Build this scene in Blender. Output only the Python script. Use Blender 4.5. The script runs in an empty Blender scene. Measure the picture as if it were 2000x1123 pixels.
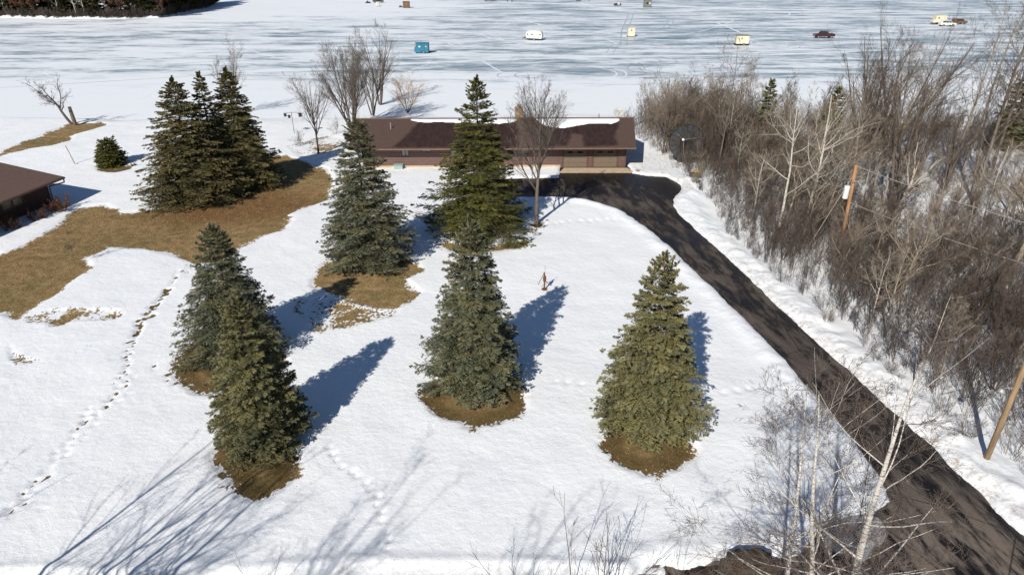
import bpy, math, numpy as np
from mathutils import Vector, Matrix
R = math.radians
S = bpy.context.scene
COL = S.collection
# ---------------------------------------------------------------- camera
CAMH, PITCH, F = 22.0, 26.4, 1333.3
cd = bpy.data.cameras.new("camera"); cam = bpy.data.objects.new("camera", cd); COL.objects.link(cam)
cd.lens = 24.0; cd.sensor_width = 36.0; cd.clip_start = 0.5; cd.clip_end = 8000
cam.location = (0, 0, CAMH); cam.rotation_euler = (R(90 - PITCH), 0, 0); S.camera = cam
# ---------------------------------------------------------------- light
SUN_EL, SUN_AZ = 36.0, 25.5            # the sun stands behind the camera, to the left
w = bpy.data.worlds.new("World"); S.world = w; w.use_nodes = True
nt = w.node_tree; bg = nt.nodes["Background"]
sky = nt.nodes.new("ShaderNodeTexSky"); sky.sky_type = 'NISHITA'; sky.sun_disc = False
sky.sun_elevation = R(SUN_EL); sky.sun_rotation = R(180 + SUN_AZ); sky.air_density = 1.0; sky.dust_density = 0.0; sky.ozone_density = 3.5
nt.links.new(sky.outputs[0], bg.inputs[0]); bg.inputs[1].default_value = 0.066
ld = bpy.data.lights.new("sun", 'SUN'); ld.energy = 4.9; ld.angle = R(0.53); ld.color = (1.0, 0.93, 0.83)
sun = bpy.data.objects.new("sun", ld); COL.objects.link(sun)
sd = Vector((math.sin(R(SUN_AZ)) * math.cos(R(SUN_EL)), math.cos(R(SUN_AZ)) * math.cos(R(SUN_EL)), -math.sin(R(SUN_EL))))
sun.rotation_euler = sd.to_track_quat('-Z', 'Y').to_euler(); sun.location = (-20, -40, 50)
S.view_settings.view_transform = 'Standard'; S.view_settings.look = 'None'
S.view_settings.exposure = 0.06; S.view_settings.gamma = 1.0
S.cycles.max_bounces = 5; S.cycles.diffuse_bounces = 3; S.cycles.glossy_bounces = 2; S.cycles.transparent_max_bounces = 6

rng = np.random.default_rng(7)
ZL = -0.5                                # level of the lake ice
# ---------------------------------------------------------------- measuring: photo pixel (2000 wide) -> world point
CP, SP = math.cos(R(PITCH)), math.sin(R(PITCH))
def at(px, py, z=0.0):
    a = (px - 1000) / F; b = -(py - 561.5) / F
    d = np.array([a, CP + b * SP, -SP + b * CP]); t = (z - CAMH) / d[2]
    return np.array([d[0] * t, d[1] * t, z])
def height_at(px0, py0, py1, z0=0.0):    # height of a vertical thing from its base pixel to its top row
    p = at(px0, py0, z0); dep = R(PITCH) - math.atan((561.5 - py1) / F)
    return CAMH - p[1] * math.tan(dep) - z0
def scale_at(p): return F / (p[1] * CP + (CAMH - p[2]) * SP)
# ---------------------------------------------------------------- noise
_lat = rng.random((256, 256))
def vnoise(x, y):
    xi = np.floor(x).astype(int); yi = np.floor(y).astype(int); fx = x - xi; fy = y - yi
    fx = fx * fx * (3 - 2 * fx); fy = fy * fy * (3 - 2 * fy)
    a = _lat[xi % 256, yi % 256]; b = _lat[(xi + 1) % 256, yi % 256]; c = _lat[xi % 256, (yi + 1) % 256]; d = _lat[(xi + 1) % 256, (yi + 1) % 256]
    return (a * (1 - fx) + b * fx) * (1 - fy) + (c * (1 - fx) + d * fx) * fy - 0.5
def fbm(x, y, s, o=4):
    v = 0; a = 1.0
    for i in range(o): v = v + a * vnoise(x / s + 17.3 * i, y / s + 5.1 * i); a *= 0.5; s *= 0.5
    return v
def sstep(a, b, x):
    t = np.clip((x - a) / (b - a), 0, 1); return t * t * (3 - 2 * t)
# ---------------------------------------------------------------- objects
def tag(o, label=None, cat=None, group=None, kind=None):
    for k, v in (('label', label), ('category', cat), ('group', group), ('kind', kind)):
        if v: o[k] = v
    return o
def empty(name, loc=(0, 0, 0), rz=0.0):
    o = bpy.data.objects.new(name, None); COL.objects.link(o); o.location = tuple(loc); o.rotation_euler = (0, 0, rz); o.empty_display_size = 0.2
    return o
def link(name, me, parent=None):
    o = bpy.data.objects.new(name, me); COL.objects.link(o)
    if parent: o.parent = parent
    return o
def np_mesh(name, V, faces, mats=(), mi=None, smooth=False, attrs=None):
    """faces: list of int arrays (n,k)"""
    me = bpy.data.meshes.new(name); V = np.asarray(V, dtype=np.float32)
    me.vertices.add(len(V)); me.vertices.foreach_set('co', V.ravel())
    faces = [np.asarray(f, dtype=np.int32) for f in faces if len(f)]
    nl = sum(f.size for f in faces); nf = sum(len(f) for f in faces)
    me.loops.add(nl); me.polygons.add(nf)
    me.loops.foreach_set('vertex_index', np.concatenate([f.ravel() for f in faces]))
    tot = np.concatenate([np.full(len(f), f.shape[1], dtype=np.int32) for f in faces])
    st = np.concatenate([[0], np.cumsum(tot)[:-1]]).astype(np.int32)
    me.polygons.foreach_set('loop_start', st); me.polygons.foreach_set('loop_total', tot)
    me.polygons.foreach_set('use_smooth', np.full(nf, bool(smooth)))
    if mi is not None: me.polygons.foreach_set('material_index', np.asarray(mi, dtype=np.int32))
    for m in mats: me.materials.append(m)
    if attrs:
        for k, v in attrs.items():
            a = me.attributes.new(k, 'FLOAT', 'POINT'); a.data.foreach_set('value', np.asarray(v, dtype=np.float32))
    me.update(calc_edges=True)
    return me
class MB:
    """collects simple solids into one mesh"""
    def __init__(s): s.v = []; s.f = []; s.m = []; s.n = 0; s.cur = 0
    def add(s, V, Fs):
        V = np.asarray(V, float)
        s.v.append(V)
        for f in Fs: s.f.append([i + s.n for i in f]); s.m.append(s.cur)
        s.n += len(V); return s
    def box(s, c, d, rz=0.0, rx=0.0, top=1.0, topy=None):
        x, y, z = d[0] / 2, d[1] / 2, d[2] / 2; ty = top if topy is None else topy
        V = np.array([[-x, -y, -z], [x, -y, -z], [x, y, -z], [-x, y, -z], [-x * top, -y * ty, z], [x * top, -y * ty, z], [x * top, y * ty, z], [-x * top, y * ty, z]])
        if rx: V = V @ np.array(Matrix.Rotation(rx, 3, 'X')).T
        if rz: V = V @ np.array(Matrix.Rotation(rz, 3, 'Z')).T
        return s.add(V + np.array(c), [(3, 2, 1, 0), (4, 5, 6, 7), (0, 1, 5, 4), (1, 2, 6, 5), (2, 3, 7, 6), (3, 0, 4, 7)])
    def tube(s, p0, p1, r0, r1=None, n=10, cap=True):
        r1 = r0 if r1 is None else r1; p0 = np.array(p0, float); p1 = np.array(p1, float); t = p1 - p0; t /= np.linalg.norm(t)
        ref = np.array([0, 0, 1.]) if abs(t[2]) < .9 else np.array([1., 0, 0]); u = np.cross(t, ref); u /= np.linalg.norm(u); v = np.cross(t, u)
        a = np.arange(n) * 2 * np.pi / n; ring = np.cos(a)[:, None] * u + np.sin(a)[:, None] * v
        V = np.vstack([p0 + ring * r0, p1 + ring * r1]); Fs = [((i + 1) % n, i, n + i, n + (i + 1) % n) for i in range(n)]
        if cap: Fs += [tuple(range(n)), tuple(range(2 * n - 1, n - 1, -1))]
        return s.add(V, Fs)
    def poly_tube(s, pts, r, n=8):
        for a, b in zip(pts[:-1], pts[1:]): s.tube(a, b, r, n=n)
        return s
    def lathe(s, prof, c=(0, 0, 0), n=20, M=None):
        a = np.arange(n) * 2 * np.pi / n; V = []
        for r, z in prof: V.append(np.stack([r * np.cos(a), r * np.sin(a), np.full(n, z)], 1))
        V = np.vstack(V)
        if M is not None: V = V @ np.array(M).T
        Fs = [(k * n + i, k * n + (i + 1) % n, (k + 1) * n + (i + 1) % n, (k + 1) * n + i) for k in range(len(prof) - 1) for i in range(n)]
        return s.add(V + np.array(c), Fs)
    def prism(s, outline, y0, y1):       # outline in x,z, extruded in y
        n = len(outline); V = [(x, y0, z) for x, z in outline] + [(x, y1, z) for x, z in outline]
        return s.add(V, [tuple(range(n)), tuple(range(2 * n - 1, n - 1, -1))] + [((i + 1) % n, i, n + i, n + (i + 1) % n) for i in range(n)])
    def build(s, name, mat, parent=None, smooth=False, bevel=0.0):
        me = bpy.data.meshes.new(name); me.from_pydata([tuple(p) for p in np.vstack(s.v)], [], s.f)
        for m in (mat if isinstance(mat, (list, tuple)) else [mat]): me.materials.append(m)
        me.polygons.foreach_set('material_index', s.m)
        if smooth: me.polygons.foreach_set('use_smooth', [True] * len(me.polygons))
        o = link(name, me, parent)
        if bevel: b = o.modifiers.new('bevel', 'BEVEL'); b.width = bevel; b.segments = 2
        return o
# ---------------------------------------------------------------- materials
class NG:
    def __init__(s, name):
        s.m = bpy.data.materials.new(name); s.m.use_nodes = True; s.t = s.m.node_tree; s.b = s.t.nodes['Principled BSDF']
        s.tc = s.n('ShaderNodeTexCoord')
    def n(s, t, **kw):
        x = s.t.nodes.new(t)
        for k, v in kw.items(): setattr(x, k, v)
        return x
    def l(s, a, b): s.t.links.new(a, b)
    def noise(s, scale, detail=4, rough=0.55, coord='Object', stretch=None, vec=None):
        n = s.n('ShaderNodeTexNoise'); n.inputs['Scale'].default_value = scale; n.inputs['Detail'].default_value = detail; n.inputs['Roughness'].default_value = rough
        src = vec or s.tc.outputs[coord]
        if stretch:
            mp = s.n('ShaderNodeMapping'); mp.inputs['Scale'].default_value = stretch; s.l(src, mp.inputs[0]); src = mp.outputs[0]
        s.l(src, n.inputs['Vector']); return n.outputs['Fac']
    def ramp(s, fac, stops, interp='LINEAR'):
        r = s.n('ShaderNodeValToRGB'); r.color_ramp.interpolation = interp; e = r.color_ramp.elements
        while len(e) < len(stops): e.new(0.5)
        for i, (p, c) in enumerate(stops): e[i].position = p; e[i].color = (*c, 1) if len(c) == 3 else c
        s.l(fac, r.inputs[0]); return r.outputs[0]
    def math(s, op, a, b=None, clamp=False):
        m = s.n('ShaderNodeMath', operation=op, use_clamp=clamp)
        for i, x in enumerate((a, b)):
            if x is None: continue
            if isinstance(x, (int, float)): m.inputs[i].default_value = x
            else: s.l(x, m.inputs[i])
        return m.outputs[0]
    def mix(s, fac, a, b):
        m = s.n('ShaderNodeMix', data_type='RGBA')
        for i, x in ((0, fac), (6, a), (7, b)):
            if isinstance(x, (int, float)): m.inputs[i].default_value = x
            elif isinstance(x, tuple): m.inputs[i].default_value = (*x, 1)
            else: s.l(x, m.inputs[i])
        return m.outputs[2]
    def mr(s, v, a, b, c=0.0, d=1.0, smooth=True):
        m = s.n('ShaderNodeMapRange'); m.interpolation_type = 'SMOOTHSTEP' if smooth else 'LINEAR'
        s.l(v, m.inputs[0])
        for i, x in enumerate((a, b, c, d)): m.inputs[i + 1].default_value = x
        return m.outputs[0]
    def attr(s, name):
        a = s.n('ShaderNodeAttribute'); a.attribute_name = name; return a.outputs['Fac']
    def bump(s, h, strength, dist):
        b = s.n('ShaderNodeBump'); b.inputs['Strength'].default_value = strength; b.inputs['Distance'].default_value = dist
        s.l(h, b.inputs['Height']); s.l(b.outputs[0], s.b.inputs['Normal']); return b
    def done(s, col=None, rough=0.9, spec=0.3):
        if col is not None:
            if isinstance(col, tuple): s.b.inputs['Base Color'].default_value = (*col, 1)
            else: s.l(col, s.b.inputs['Base Color'])
        if isinstance(rough, (int, float)): s.b.inputs['Roughness'].default_value = rough
        else: s.l(rough, s.b.inputs['Roughness'])
        s.b.inputs['Specular IOR Level'].default_value = spec; return s.m
def simple(name, c, rough=0.8, var=0.25, scale=3.0, spec=0.3, metal=0.0, stretch=None, bump=0.0):
    g = NG(name); n = g.noise(scale, 5, 0.6, stretch=stretch)
    lo = tuple(x * (1 - var) for x in c); hi = tuple(min(1, x * (1 + var)) for x in c)
    if bump: g.bump(n, bump, 0.02)
    g.b.inputs['Metallic'].default_value = metal
    return g.done(g.ramp(n, [(0.3, lo), (0.7, hi)]), rough, spec)
SNOWC = (0.86, 0.865, 0.87)
def mk_ground():
    g = NG('snow and dormant grass'); pos = g.n('ShaderNodeNewGeometry').outputs['Position']
    bare = g.attr('bare'); speck = g.attr('speck'); well = g.attr('well'); dirt = g.attr('dirt'); lit = g.attr('litter')
    n1 = g.noise(0.9, 6, 0.65, vec=pos); n2 = g.noise(5.5, 4, 0.6, vec=pos, stretch=(1, .75, 1))
    e1 = g.math('MULTIPLY', g.math('SUBTRACT', n1, 0.5), 1.3); e2 = g.math('MULTIPLY', g.math('SUBTRACT', n2, 0.5), g.mr(speck, 0, 1, 1.5, 2.2, False))
    e3 = g.math('MULTIPLY', g.math('SUBTRACT', g.noise(0.33, 3, 0.6, vec=pos), 0.5), g.mr(well, 0, 1, 2.4, 0.3)); m = g.math('ADD', g.math('ADD', bare, e3), g.math('ADD', e1, e2)); fac = g.mr(m, -0.03, 0.05)
    gn = g.noise(1.3, 6, 0.7, vec=pos); gf = g.noise(14, 4, 0.7, vec=pos, stretch=(1, .5, 1)); gl = g.noise(0.18, 3, 0.5, vec=pos)
    gc = g.ramp(gn, [(0.30, (0.14, 0.115, 0.045)), (0.44, (0.26, 0.18, 0.08)), (0.58, (0.38, 0.265, 0.13)), (0.74, (0.50, 0.38, 0.22))])
    gc = g.mix(g.mr(gl, 0.45, 0.7), gc, g.mix(0.5, gc, (0.13, 0.125, 0.04)))
    gc = g.mix(g.mr(gf, 0.42, 0.68, 0.0, 0.8), gc, (0.085, 0.055, 0.022))
    gc = g.mix(g.mr(well, 0, 1, 0, 0.8), gc, g.ramp(gf, [(0.3, (0.022, 0.018, 0.006)), (0.5, (0.075, 0.052, 0.016)), (0.68, (0.20, 0.13, 0.05))]))
    gc = g.mix(g.math('MULTIPLY', lit, 0.85), gc, g.ramp(gf, [(0.3, (0.05, 0.022, 0.008)), (0.7, (0.20, 0.085, 0.03))]))
    sn = g.noise(0.35, 4, 0.6, vec=pos)
    sc = g.ramp(sn, [(0.3, (0.80, 0.835, 0.875)), (0.6, (0.835, 0.862, 0.89)), (0.8, (0.86, 0.88, 0.90))])
    sc = g.mix(g.mr(g.noise(6.5, 3, 0.6, vec=pos), .72, .77, 0, .7), sc, (0.22, 0.17, 0.12))
    dn = g.noise(3.2, 6, 0.75, vec=pos)
    sc = g.mix(g.math('MULTIPLY', dirt, g.mr(dn, 0.42, 0.72)), sc, (0.42, 0.35, 0.27))
    g.bump(g.math('ADD', g.math('ADD', g.math('MULTIPLY', g.noise(.45, 3, .5, vec=pos), 2.0), g.noise(2.6, 6, 0.62, vec=pos, stretch=(1, 1.15, 1))), g.math('MULTIPLY', g.noise(13, 3, 0.7, vec=pos), 0.35)), 0.42, 0.12)
    return g.done(g.mix(fac, sc, gc), 0.85, 0.2)
def mk_ice():
    g = NG('wind swept lake ice'); pos = g.n('ShaderNodeNewGeometry').outputs['Position']
    big = g.noise(0.013, 5, 0.6, vec=pos, stretch=(.5, 1, 1)); mid = g.noise(0.14, 8, 0.70, vec=pos, stretch=(.28, 1, 1)); fine = g.noise(0.8, 6, 0.75, vec=pos, stretch=(.3, 1, 1))
    sx = g.n('ShaderNodeSeparateXYZ'); g.l(pos, sx.inputs[0]); X, Y = sx.outputs[0], sx.outputs[1]
    # more bare ice away from the shore and to the right, drifted snow near the shore
    prof = g.math('ADD', g.mr(Y, 108, 148, -0.24, 0.0, True), g.mr(X, -120, 60, -0.035, 0.012))
    prof = g.math('ADD', prof, g.math('MULTIPLY', g.mr(Y, 230, 300, 0, -0.13), g.mr(X, 0, -60, 0, 1)))
    v = g.math('ADD', g.math('ADD', g.math('MULTIPLY', big, 0.24), g.math('MULTIPLY', mid, 0.70)), g.math('ADD', g.math('MULTIPLY', fine, 0.42), prof))
    col = g.ramp(v, [(0.642, (0.79, 0.835, 0.88)), (0.682, (0.62, 0.66, 0.71)), (0.728, (0.33, 0.41, 0.445)), (0.81, (0.15, 0.20, 0.26))])
    g.bump(mid, 0.35, 0.3)
    return g.done(col, g.mr(v, 0.54, 0.68, 0.85, 0.38), 0.35)
def mk_asphalt():
    g = NG('wet asphalt'); pos = g.n('ShaderNodeNewGeometry').outputs['Position']; al = g.attr('along'); ac = g.attr('across')
    cv = g.n('ShaderNodeCombineXYZ'); g.l(al, cv.inputs[0]); g.l(ac, cv.inputs[1])
    n1 = g.noise(0.75, 8, 0.72, vec=cv.outputs[0], stretch=(.3, 1.2, 1)); n2 = g.noise(22, 3, 0.7, vec=pos); n3 = g.noise(0.09, 3, 0.5, vec=pos)
    wet = g.math('ADD', n1, g.math('MULTIPLY', g.math('SUBTRACT', n3, 0.5), 0.5))
    ramp = g.ramp(wet, [(0.44, (0.008, 0.0065, 0.006)), (0.52, (0.02, 0.016, 0.014)), (0.56, (0.052, 0.042, 0.036)), (0.70, (0.10, 0.082, 0.07))])
    c = g.mix(g.mr(n2, 0.5, 0.8, 0, 0.3), ramp, (0.15, 0.12, 0.10))
    near = g.attr('dry'); c = g.mix(g.math('MULTIPLY', near, g.mr(n1, 0.42, 0.55, 0.0, 1.0)), c, (0.17, 0.138, 0.112))
    vo = g.n('ShaderNodeTexVoronoi', feature='DISTANCE_TO_EDGE'); vo.inputs['Scale'].default_value = 0.28; g.l(pos, vo.inputs[0])
    c = g.mix(g.mr(vo.outputs[0], 0.004, 0.012, 0.75, 0), c, (0.012, 0.01, 0.01))
    sl = g.attr('slush'); c = g.mix(g.mr(g.math('ADD', sl, g.math('MULTIPLY', g.math('SUBTRACT', g.noise(.8, 8, .7, vec=pos), .5), 1.5)), .48, .62), c, (0.36, 0.36, 0.365))
    g.bump(n2, 0.4, 0.01)
    return g.done(c, g.mr(wet, 0.42, 0.58, 0.35, 0.9), 0.4)
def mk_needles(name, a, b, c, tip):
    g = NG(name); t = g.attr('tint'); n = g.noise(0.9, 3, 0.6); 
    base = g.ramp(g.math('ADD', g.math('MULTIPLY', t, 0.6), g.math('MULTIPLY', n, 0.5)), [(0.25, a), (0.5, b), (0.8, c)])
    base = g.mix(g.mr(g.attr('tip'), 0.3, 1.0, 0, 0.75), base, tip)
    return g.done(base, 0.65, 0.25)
def mk_birch():
    g = NG('white birch bark'); n = g.noise(7, 4, 0.7, stretch=(1, 1, 3.0)); m = g.noise(1.2, 3, 0.6)
    c = g.ramp(n, [(0.38, (0.06, 0.05, 0.045)), (0.45, (0.52, 0.48, 0.43)), (0.7, (0.68, 0.64, 0.58))])
    return g.done(g.mix(g.mr(m, 0.5, 0.75, 0, 0.5), c, (0.3, 0.25, 0.2)), 0.75)
def mk_siding(name, c1, c2):
    g = NG(name); sx = g.n('ShaderNodeSeparateXYZ'); g.l(g.tc.outputs['Object'], sx.inputs[0])
    fr = g.math('FRACT', g.math('MULTIPLY', sx.outputs[2], 1 / 0.25)); line = g.mr(fr, 0.0, 0.22)
    n = g.noise(2.2, 5, 0.7, stretch=(1, 1, 6)); c = g.ramp(n, [(0.3, c1), (0.7, c2)])
    g.bump(fr, 0.8, 0.03)
    return g.done(g.mix(g.mr(line, 0, 1, 0.8, 0), c, tuple(x * .3 for x in c1)), 0.75)
def mk_roof():
    g = NG('brown asphalt shingles'); sx = g.n('ShaderNodeSeparateXYZ'); g.l(g.tc.outputs['Object'], sx.inputs[0])
    br = g.n('ShaderNodeTexBrick'); br.inputs['Scale'].default_value = 3.2; br.inputs['Color1'].default_value = (0.078, 0.050, 0.042, 1); br.inputs['Color2'].default_value = (0.105, 0.068, 0.057, 1); br.inputs['Mortar'].default_value = (0.06, 0.035, 0.03, 1); br.inputs['Mortar Size'].default_value = 0.012
    g.l(g.tc.outputs['Object'], br.inputs[0])
    n = g.noise(0.8, 5, 0.7); c = g.mix(g.mr(n, 0.3, 0.7, 0, .4), br.outputs[0], (0.10, 0.06, 0.05))
    wet = g.mr(g.math('ADD', g.attr('wet'), g.math('MULTIPLY', g.math('SUBTRACT', g.noise(1.5, 4, 0.6), .5), .5)), -0.25, 0.3)
    return g.done(g.mix(wet, c, g.ramp(g.noise(3, 4, .6, stretch=(1, .2, 1)), [(.3, (0.02, 0.011, 0.009)), (.7, (0.045, 0.024, 0.020))])), 0.8, 0.3)
M = {}
M['ground'] = mk_ground(); M['ice'] = mk_ice(); M['asphalt'] = mk_asphalt(); M['birch'] = mk_birch(); M['roof'] = mk_roof()
M['snow'] = simple('drifted snow', (0.79, 0.835, 0.885), 0.85, 0.03, 2.0, bump=0.4)
M['slick'] = simple('grey wet ice rut', (0.40, 0.46, 0.50), 0.45, 0.2, 0.5)
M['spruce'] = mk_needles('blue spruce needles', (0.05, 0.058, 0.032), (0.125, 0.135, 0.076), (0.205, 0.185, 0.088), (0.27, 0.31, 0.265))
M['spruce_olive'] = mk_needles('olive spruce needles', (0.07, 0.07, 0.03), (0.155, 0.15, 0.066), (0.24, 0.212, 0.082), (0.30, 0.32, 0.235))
M['fir'] = mk_needles('green fir needles', (0.038, 0.042, 0.012), (0.092, 0.10, 0.026), (0.18, 0.16, 0.036), (0.17, 0.165, 0.055))
M['cedar'] = mk_needles('brownish evergreen needles', (0.045, 0.046, 0.018), (0.125, 0.115, 0.045), (0.235, 0.19, 0.08), (0.25, 0.215, 0.11))
M['farfir'] = mk_needles('dark shore conifer needles', (0.014, 0.02, 0.007), (0.042, 0.045, 0.016), (0.085, 0.065, 0.024), (0.06, 0.06, 0.03))
M['cone'] = simple('brown spruce cones', (0.24, 0.125, 0.055), 0.8, 0.3)
M['leaf_rust'] = simple('dead russet oak leaves', (0.135, 0.066, 0.038), 0.8, 0.45, 1.5)
M['brush_rust'] = simple('dull rust twigs', (0.13, 0.06, 0.035), 0.9, 0.5, 3)
M['bark'] = simple('grey brown bark', (0.15, 0.12, 0.10), 0.9, 0.4, 6, stretch=(1, 1, .3), bump=0.5)
M['bark_dark'] = simple('dark bark', (0.075, 0.058, 0.045), 0.9, 0.4, 6)
M['bark_tan'] = simple('tan poplar bark', (0.34, 0.285, 0.22), 0.85, 0.3, 5, stretch=(1, 1, .4))
M['bark_pale'] = simple('pale aspen bark', (0.50, 0.465, 0.40), 0.8, 0.3, 4, stretch=(1, 1, 2))
M['twig_grey'] = simple('grey brown twigs', (0.115, 0.095, 0.078), 0.9, 0.3, 2)
M['twig_brown'] = simple('brown twigs', (0.078, 0.060, 0.047), 0.9, 0.35, 2)
M['twig_red'] = simple('reddish birch twigs', (0.115, 0.090, 0.075), 0.9, 0.35, 2)
M['twig_tan'] = simple('tan twigs', (0.22, 0.178, 0.135), 0.9, 0.3, 2)
M['twig_yellow'] = simple('yellow willow twigs', (0.42, 0.27, 0.12), 0.9, 0.3, 2)
M['siding'] = mk_siding('red brown log siding', (0.115, 0.070, 0.062), (0.20, 0.125, 0.108))
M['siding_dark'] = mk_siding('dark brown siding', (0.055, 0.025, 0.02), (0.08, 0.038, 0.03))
M['trim'] = simple('brown painted trim', (0.13, 0.07, 0.055), 0.6, 0.15)
M['gutter'] = simple('tan brown gutter', (0.20, 0.125, 0.09), 0.5, 0.15)
M['door'] = simple('taupe garage door', (0.175, 0.135, 0.10), 0.6, 0.08)
M['glass'] = simple('dark window glass', (0.02, 0.022, 0.025), 0.15, 0.1, spec=0.6)
M['pale_glass'] = simple('window glass with curtains', (0.30, 0.34, 0.33), 0.3, 0.4, 4, spec=0.6)
M['dim_glass'] = simple('window glass with drawn blind', (0.22, 0.20, 0.14), 0.3, 0.4, 2, spec=0.6)
M['concrete'] = simple('pale concrete', (0.50, 0.39, 0.27), 0.85, 0.15, 2)
M['stone'] = simple('tan fieldstone', (0.36, 0.25, 0.15), 0.85, 0.5, 4, bump=0.6)
M['metal'] = simple('galvanised metal', (0.45, 0.45, 0.44), 0.45, 0.15, metal=0.5)
M['black'] = simple('black painted metal', (0.02, 0.02, 0.022), 0.5, 0.2)
M['mesh_black'] = simple('black dish mesh', (0.035, 0.038, 0.045), 0.7, 0.3, 3)
M['wood_pole'] = simple('treated pole wood', (0.36, 0.19, 0.09), 0.8, 0.35, 3, stretch=(3, 3, .3))
M['wood_old'] = simple('weathered pole wood', (0.33, 0.225, 0.13), 0.85, 0.4, 3, stretch=(3, 3, .3))
M['rust'] = simple('rusted iron', (0.17, 0.065, 0.03), 0.8, 0.4, 8)
M['wire'] = simple('grey cable', (0.34, 0.29, 0.25), 0.6, 0.1)
M['blue'] = simple('sea blue painted plywood', (0.03, 0.165, 0.255), 0.6, 0.2, 1.5)
M['cream'] = simple('cream painted panel', (0.68, 0.63, 0.47), 0.6, 0.1)
M['white'] = simple('white painted panel', (0.76, 0.76, 0.73), 0.5, 0.05)
M['oxide'] = simple('red brown paint', (0.06, 0.02, 0.018), 0.4, 0.2)
M['brown_ply'] = simple('brown plywood', (0.16, 0.09, 0.05), 0.8, 0.3)
M['grey_ply'] = simple('grey panel', (0.17, 0.17, 0.16), 0.7, 0.2)
M['yellow'] = simple('yellow plastic', (0.75, 0.38, 0.02), 0.5, 0.1)
M['green_box'] = simple('dull green metal', (0.10, 0.115, 0.075), 0.6, 0.2)
M['orange'] = simple('orange plastic', (0.85, 0.20, 0.05), 0.5, 0.1)
M['tyre'] = simple('tyre rubber', (0.02, 0.02, 0.02), 0.8, 0.1)
M['cloth_dark'] = simple('dark winter clothing', (0.025, 0.03, 0.045), 0.9, 0.2)
M['boulder'] = simple('brown matted brush', (0.05, 0.032, 0.022), 0.95, 0.5, 6, bump=0.8)
M['mint'] = simple('pale mint plastic', (0.30, 0.40, 0.38), 0.5, 0.1)
# ---------------------------------------------------------------- outlines measured on the photo (pixels)
def P(pts, z=0.0): return np.array([at(x, y, z)[:2] for x, y in pts])
GRASS = [
 [(-160, 540), (-60, 470), (0, 497), (60, 472), (125, 432), (150, 405), (205, 398), (235, 418), (275, 412), (330, 400), (370, 372), (420, 335), (500, 300), (560, 305), (640, 330), (650, 350), (642, 390), (600, 405), (555, 422), (572, 432), (550, 450), (500, 465), (480, 480), (430, 510), (380, 515), (345, 500), (290, 487), (215, 482), (170, 505), (175, 525), (140, 550), (110, 575), (70, 600), (30, 622), (0, 612), (-160, 700)],
 [(-20, 305), (30, 285), (75, 268), (120, 248), (142, 240), (200, 238), (207, 243), (180, 252), (145, 262), (135, 275), (100, 285), (60, 290), (20, 300), (-20, 312)],
 [(632, 515), (660, 505), (700, 500), (760, 505), (815, 515), (822, 530), (790, 545), (822, 570), (800, 590), (770, 602), (730, 600), (690, 590), (650, 575), (610, 560), (610, 545), (630, 530)],
 [(108, 625), (140, 612), (165, 611), (150, 622), (125, 635), (103, 638)],
 [(860, 472), (935, 480), (1010, 476), (1035, 470), (1020, 482), (975, 490), (920, 493), (880, 490)],
 [(1740, 243), (1860, 245), (1960, 252), (1960, 255), (1860, 249), (1740, 247)],
 [(700, 208), (730, 203), (775, 201), (778, 204), (740, 208), (700, 212)],
]
SPECK = [
 [(640, 600), (690, 590), (760, 600), (800, 590), (790, 620), (740, 632), (680, 645), (640, 650), (620, 620)],
 [(560, 585), (640, 570), (700, 590), (640, 660), (590, 650), (560, 620)],
 [(100, 600), (150, 598), (240, 600), (265, 615), (230, 632), (180, 635), (40, 640), (40, 620)],
 [(160, 670), (200, 668), (185, 695), (160, 700)], [(0, 640), (60, 690), (110, 700), (50, 720), (0, 710)],
 [(340, 735), (380, 745), (430, 780), (380, 780), (345, 760)],
 [(550, 285), (640, 262), (700, 270), (690, 290), (640, 300), (580, 310)], [(355, 510), (400, 510), (370, 550), (345, 535)],
 [(1235, 325), (1262, 327), (1255, 340), (1235, 340)],
]
WELLS = [(930, 778, 104, 57), (1264, 866, 92, 58), (502, 903, 80, 70), (402, 722, 62, 48), (1050, 438, 13, 6), (220, 328, 34, 10), (470, 690, 90, 60)]   # ring of bare ground round a tree: px centre, radii
DRIVE_R = [(1232, 338), (1262, 343), (1300, 345), (1316, 353), (1328, 361), (1329, 370), (1320, 381), (1312, 389), (1312, 400), (1322, 415), (1345, 437), (1370, 460), (1420, 505), (1470, 553), (1520, 601), (1580, 656), (1640, 711), (1700, 763), (1750, 810), (1800, 855), (1860, 912), (1920, 970), (2000, 1050), (2100, 1160), (2250, 1330)]
DRIVE_L = [(1000, 386), (1080, 384), (1140, 387), (1200, 403), (1240, 425), (1270, 446), (1300, 471), (1350, 520), (1400, 565), (1440, 602), (1500, 664), (1560, 728), (1600, 770), (1640, 820), (1680, 868), (1715, 915), (1738, 955), (1742, 978), (1715, 998), (1660, 1008), (1612, 1022), (1592, 1052), (1560, 1078), (1450, 1098), (1350, 1106), (1250, 1116), (1230, 1330)]
DRIVE = [(925, 352), (925, 386)] + DRIVE_L + DRIVE_R[::-1] + [(1232, 333), (1220, 316), (1098, 316), (1093, 347), (1010, 348)]
TRAIL1 = [(350, 528), (330, 570), (302, 600), (278, 632), (262, 655), (252, 690), (248, 735), (232, 760), (215, 790), (175, 812), (150, 845), (120, 880), (92, 915), (65, 950), (38, 982), (0, 1005)]
TRAIL2 = [(640, 875), (668, 910), (700, 935), (722, 955), (738, 972), (742, 1000), (752, 1030), (762, 1060), (752, 1085), (748, 1110)]
TRAIL3 = [(1085, 748), (1115, 750), (1145, 756)]; TRAIL4 = [(1415, 770), (1450, 760), (1500, 757), (1560, 762)]; TRAIL5 = [(290, 715), (310, 725), (330, 745), (350, 752)]
TRAIL6 = [(1050, 440), (1120, 432), (1180, 428), (1230, 432)]
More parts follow.
